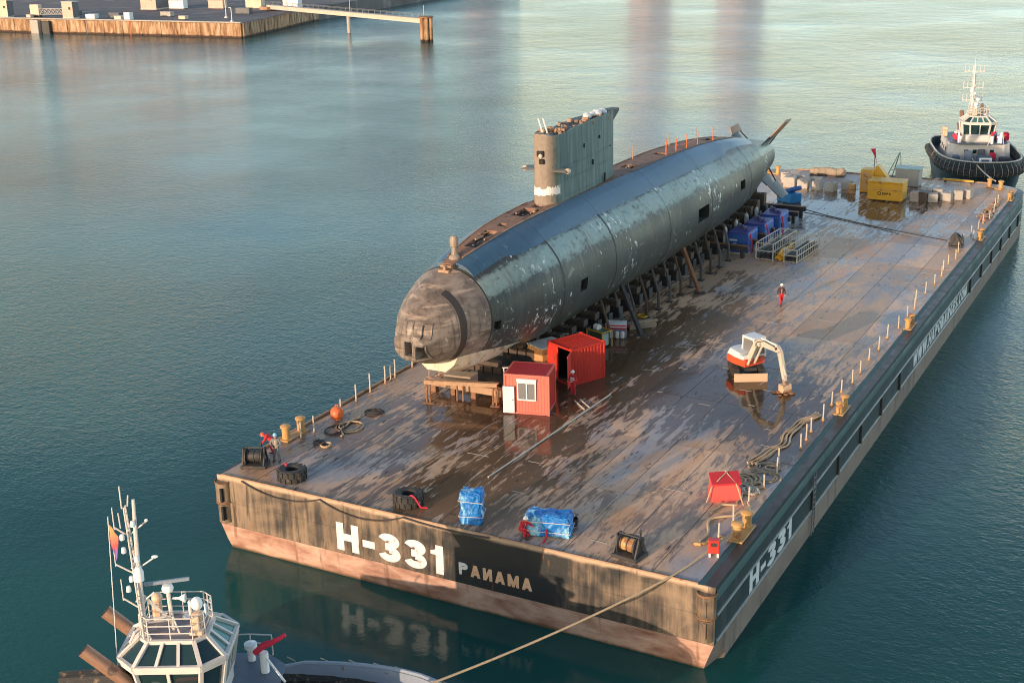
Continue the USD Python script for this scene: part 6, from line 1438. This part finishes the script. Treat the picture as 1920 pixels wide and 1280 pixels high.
for k, s_ in ((0, 46.0), (1, 66.0), (2, 83.0)):
    q = PL + d * s_ + nrm * .55; part(pier, 'quay_ladder', MB().tube((q[0] - .25, q[1], -.5), (q[0] - .25, q[1], PZ + .5), .06).tube((q[0] + .25, q[1], -.5), (q[0] + .25, q[1], PZ + .5), .06), M_orange if k == 2 else M_steel)
fd = PL + d * 46 + nrm * 1.2
part(pier, 'quay_fender', MB().box((fd[0], fd[1], 1.9), (3.2, 1.4, 4.4), rz=3, b=.1), M_conc); part(pier, 'quay_fender', MB().box((fd[0] + 4.4, fd[1] + .3, 1.7), (3.0, 1.0, 4.2), rz=3, b=.1), M_dark)

def ppos(u, s_):  # u metres from the left end along the wall, s_ metres inland
    q = PL + d * u - nrm * s_; return (q[0], q[1], PZ)
M_kiosk = paint('pinkish_kiosk_wall', (0.56, 0.38, 0.29), 0.7, var=0.15)
M_kiosk2 = paint('beige_kiosk_wall', (0.60, 0.46, 0.33), 0.7, var=0.15)
M_dkgrey = paint('dark_grey_cladding', (0.10, 0.105, 0.11), 0.6, var=0.2)
def kiosk(label, u, s_, W, D, Hh, m_, trim):
    t = thing('kiosk', label, 'kiosk', ppos(u, s_), math.degrees(math.atan2(d[1], d[0])))
    part(t, 'front_wall', MB().box((0, -D / 2, Hh / 2), (W, .2, Hh)), m_); part(t, 'body', MB().box((.0, .1, Hh / 2 - .1), (W + .1, D - .1, Hh - .3)), M_dkgrey)
    part(t, 'roof', MB().box((0, 0, Hh + .1), (W + .4, D + .4, .22), b=.04), trim)
    part(t, 'door', MB().box((-W * .25, -D / 2 - .12, 1.1), (.9, .06, 2.0)), m_); part(t, 'window', MB().box((W * .22, -D / 2 - .12, Hh * .62), (.9, .06, .8)), M_glass)
    part(t, 'base', MB().box((0, -.1, .2), (W + .15, D + .15, .4)), M_cream)
    return t
kiosk('beige pier kiosk at the far left end of the quay', 29.5, 3.6, 4.0, 2.6, 5.2, M_kiosk2, M_cream)
kiosk('pinkish pier kiosk at the right end of the gangway truss', 56.5, 3.6, 4.2, 2.6, 5.0, M_kiosk, M_cream)
kiosk('pink block house farther back on the pier', 58, 42, 6.5, 7, 5.5, M_kiosk, M_kiosk2)
gw = thing('gangway_truss', 'grey lattice gangway lying on the pier between the kiosks', 'gangway', ppos(46.5, 6.5), math.degrees(math.atan2(d[1], d[0])) + 8)
for z in (.9, 2.6):
    for y in (-.7, .7): part(gw, 'chord', MB().box((0, y, z), (15, .14, .14)), M_steel)
for k in range(10):
    for y in (-.7, .7): part(gw, 'brace', MB().bar((-7.5 + 1.5 * k, y, .9), (-6.0 + 1.5 * k, y, 2.6), .1, .1), M_cream); part(gw, 'brace', MB().bar((-7.5 + 1.5 * k, y, 2.6), (-6.0 + 1.5 * k, y, .9), .1, .1), M_steel)
part(gw, 'end_tower', MB().box((-6.3, 0, 2.2), (3.2, 1.8, 3.4), b=.05), M_kiosk2); part(gw, 'support', MB().box((6, 0, .45), (.5, 1.4, .9)).box((-6, 0, .35), (2.6, 1.4, .7)), M_dark)
def crate_on_pier(name, label, u, s_, size, m_, cat):
    t = thing(name, label, cat, ppos(u, s_), math.degrees(math.atan2(d[1], d[0])) + rng.uniform(-6, 6)); part(t, 'body', MB().box((0, 0, size[2] / 2 + .1), size, b=.06), m_); part(t, 'lid', MB().box((0, 0, size[2] + .14), (size[0] + .1, size[1] + .1, .1)), m_); part(t, 'skid', MB().box((0, 0, .06), (size[0] * .9, size[1] * .9, .12)), M_dark)
crate_on_pier('pier_crate', 'low white crate beside the pinkish kiosk on the quay edge', 65.5, 3, (3.6, 2, 1.3), M_white, 'crate')
crate_on_pier('pier_crate', 'pale box at the quay edge left of the white hut', 76.5, 2.6, (2.6, 1.8, 1.0), M_cream, 'crate')
crate_on_pier('pier_crate', 'small bright white hut standing at the quay edge', 80.0, 2.8, (2.2, 1.8, 2.0), M_white, 'hut')
for k, (u, s_, sz_, m__, lb) in enumerate(((70.5, 8, (4.4, 1.9, 1.4), M_dkgrey, 'dark grey box standing behind the low white crate on the pier'), (84, 16, (4.2, 1.8, 1.3), M_conc, 'pale grey box standing alone on the middle of the pier'), (97, 7.5, (2.6, 1.6, .9), M_kiosk2, 'low beige box right of the bright white hut'), (103, 30, (5.0, 2.2, 1.6), M_dkgrey, 'long dark grey box farther back on the pier'), (48, 15, (3.6, 2.0, 1.2), M_dkgrey, 'dark grey crate behind the gangway truss'), (40, 3, (2.0, 1.4, .8), M_cream, 'small cream box beside the beige kiosk'))):
    crate_on_pier('pier_box', lb, u, s_, sz_, m__, 'box')
for k, (u, s_, lb) in enumerate(((66, 44, 'white container behind the pink block house'), (80, 47, 'pink and white container at the back of the pier'), (93, 50, 'beige container at the back of the pier'), (105, 54, 'white container nearest the lamp post'))):
    crate_on_pier('pier_container', lb, u, s_, (6.0, 2.4, 2.5), [M_white, M_kiosk, M_kiosk2, M_white][k], 'container')
for k, (u, s_, lb) in enumerate(((108, 14, 'thin white lamp post standing on the pier'), (119, 2.0, 'short white lamp post at the pier corner'))):
    t = thing('lamp_post', lb, 'lamp post', ppos(u, s_)); hh = 7.5 if k == 0 else 4.0
    part(t, 'pole', MB().tube((0, 0, 0), (0, 0, hh), .13, .09), M_white); part(t, 'arm', MB().tube((0, 0, hh), (-2.0 if k == 0 else -.4, 0, hh + .1), .09), M_white); part(t, 'foot', MB().box((0, 0, .2), (.8, .8, .4), b=.05), M_white); part(t, 'lamp', MB().box((-2.0 if k == 0 else -.4, 0, hh + .05), (.9, .35, .16), b=.05), M_hwhite)
# footbridge
fb = thing('footbridge', 'long white footbridge from the pier to a rusty pile dolphin', 'footbridge')
A, B_ = np.array([-229.0, 295.0]), np.array([-148.5, 261.2]); e = (B_ - A); Le = np.linalg.norm(e); e /= Le; an = math.degrees(math.atan2(e[1], e[0])); mid_ = (A + B_) / 2
part(fb, 'girder', MB().box((mid_[0], mid_[1], 5.4), (Le, 1.6, 1.1), rz=an), M_cream); part(fb, 'walkway', MB().box((mid_[0], mid_[1], 6.05), (Le, 2.0, .16), rz=an), M_conc)
for s_ in (-1, 1):
    nn_ = np.array([-e[1], e[0]]) * s_ * .95; part(fb, 'hand_rail', MB().box((mid_[0] + nn_[0], mid_[1] + nn_[1], 7.1), (Le, .07, .07), rz=an), M_steel)
    mb = MB()
    for k in range(28): q = A + e * Le * (k + .5) / 28 + nn_; mb.box((q[0], q[1], 6.6), (.06, .06, 1.0))
    part(fb, 'rail_post', mb, M_steel)
q = A + e * Le * .55; part(fb, 'pier_column', MB().tube((q[0], q[1], -2), (q[0], q[1], 4.9), .55, n=12), M_conc, smooth=40)
for k, s_ in enumerate((.12, .55, .985)): q = A + e * Le * s_; part(fb, 'lamp_mast', MB().tube((q[0], q[1] + 1, 6), (q[0], q[1] + 1, 9.5 if k else 8.0), .09), M_cream)
part(fb, 'end_landing', MB().box((A[0], A[1], 5.0), (5, 4, 1.0), rz=an), M_rustlite)
dl = thing('pile_dolphin', 'cluster of rusty tubular piles at the end of the footbridge', 'dolphin', (-148.0, 261.0, 0))
for k in range(7):
    a = k * 2 * math.pi / 6 if k < 6 else 0; r_ = 1.3 if k < 6 else 0; part(dl, 'pile', MB().tube((r_ * math.cos(a), r_ * math.sin(a), -3), (r_ * math.cos(a), r_ * math.sin(a), 6.6 - (.3 if k % 2 else 0)), .62, n=12), M_pierwall, smooth=40)
part(dl, 'cap', MB().lathe([(0, 0), (2.1, 0), (2.1, .3), (0, .35)], (0, 0, 6.4), 20), M_rust)

# ------------------------------------------------------------------ far shore, beyond the top of the picture: it is seen mirrored in the water
M_silo = paint('pinkish_silo_concrete', (0.66, 0.47, 0.40), 0.8, var=0.12, vs=.05)
far = thing('far_quay', 'long low far quay across the harbour basin', 'quay'); part(far, 'wall', MB().box((-120, 905, 1.5), (1500, 60, 6)), M_pierwall); part(far, 'pavement', MB().box((-120, 905, 4.55), (1500, 60, .1)), M_pierdeck)
for x, y, w, hh, lb in ((-396.6, 728.6, 20, 52, 'tall pinkish silo tower standing farthest left across the harbour'), (-289.7, 758.9, 22, 47, 'broad pinkish silo tower in the middle across the harbour'), (-239.1, 788.7, 24, 40, 'lower pinkish warehouse tower at the right across the harbour'), (-441.0, 677.6, 26, 30, 'low pinkish warehouse across the harbour behind the footbridge')):
    t = thing('silo_tower', lb, 'silo', (x, y, 4.6), -math.degrees(YAW) * -1)
    part(t, 'shaft', MB().box((0, 0, hh / 2), (w, w * .8, hh)), M_silo); part(t, 'roof', MB().box((0, 0, hh + 1), (w * .7, w * .5, 2.5)), M_kiosk2)
    for k in range(int(hh // 6)):
        for c_ in range(4): part(t, 'window', MB().box((-w * .36 + w * .24 * c_, -w * .4 - .06, 4 + 6 * k), (w * .12, .2, 2.4)), M_dkgrey)
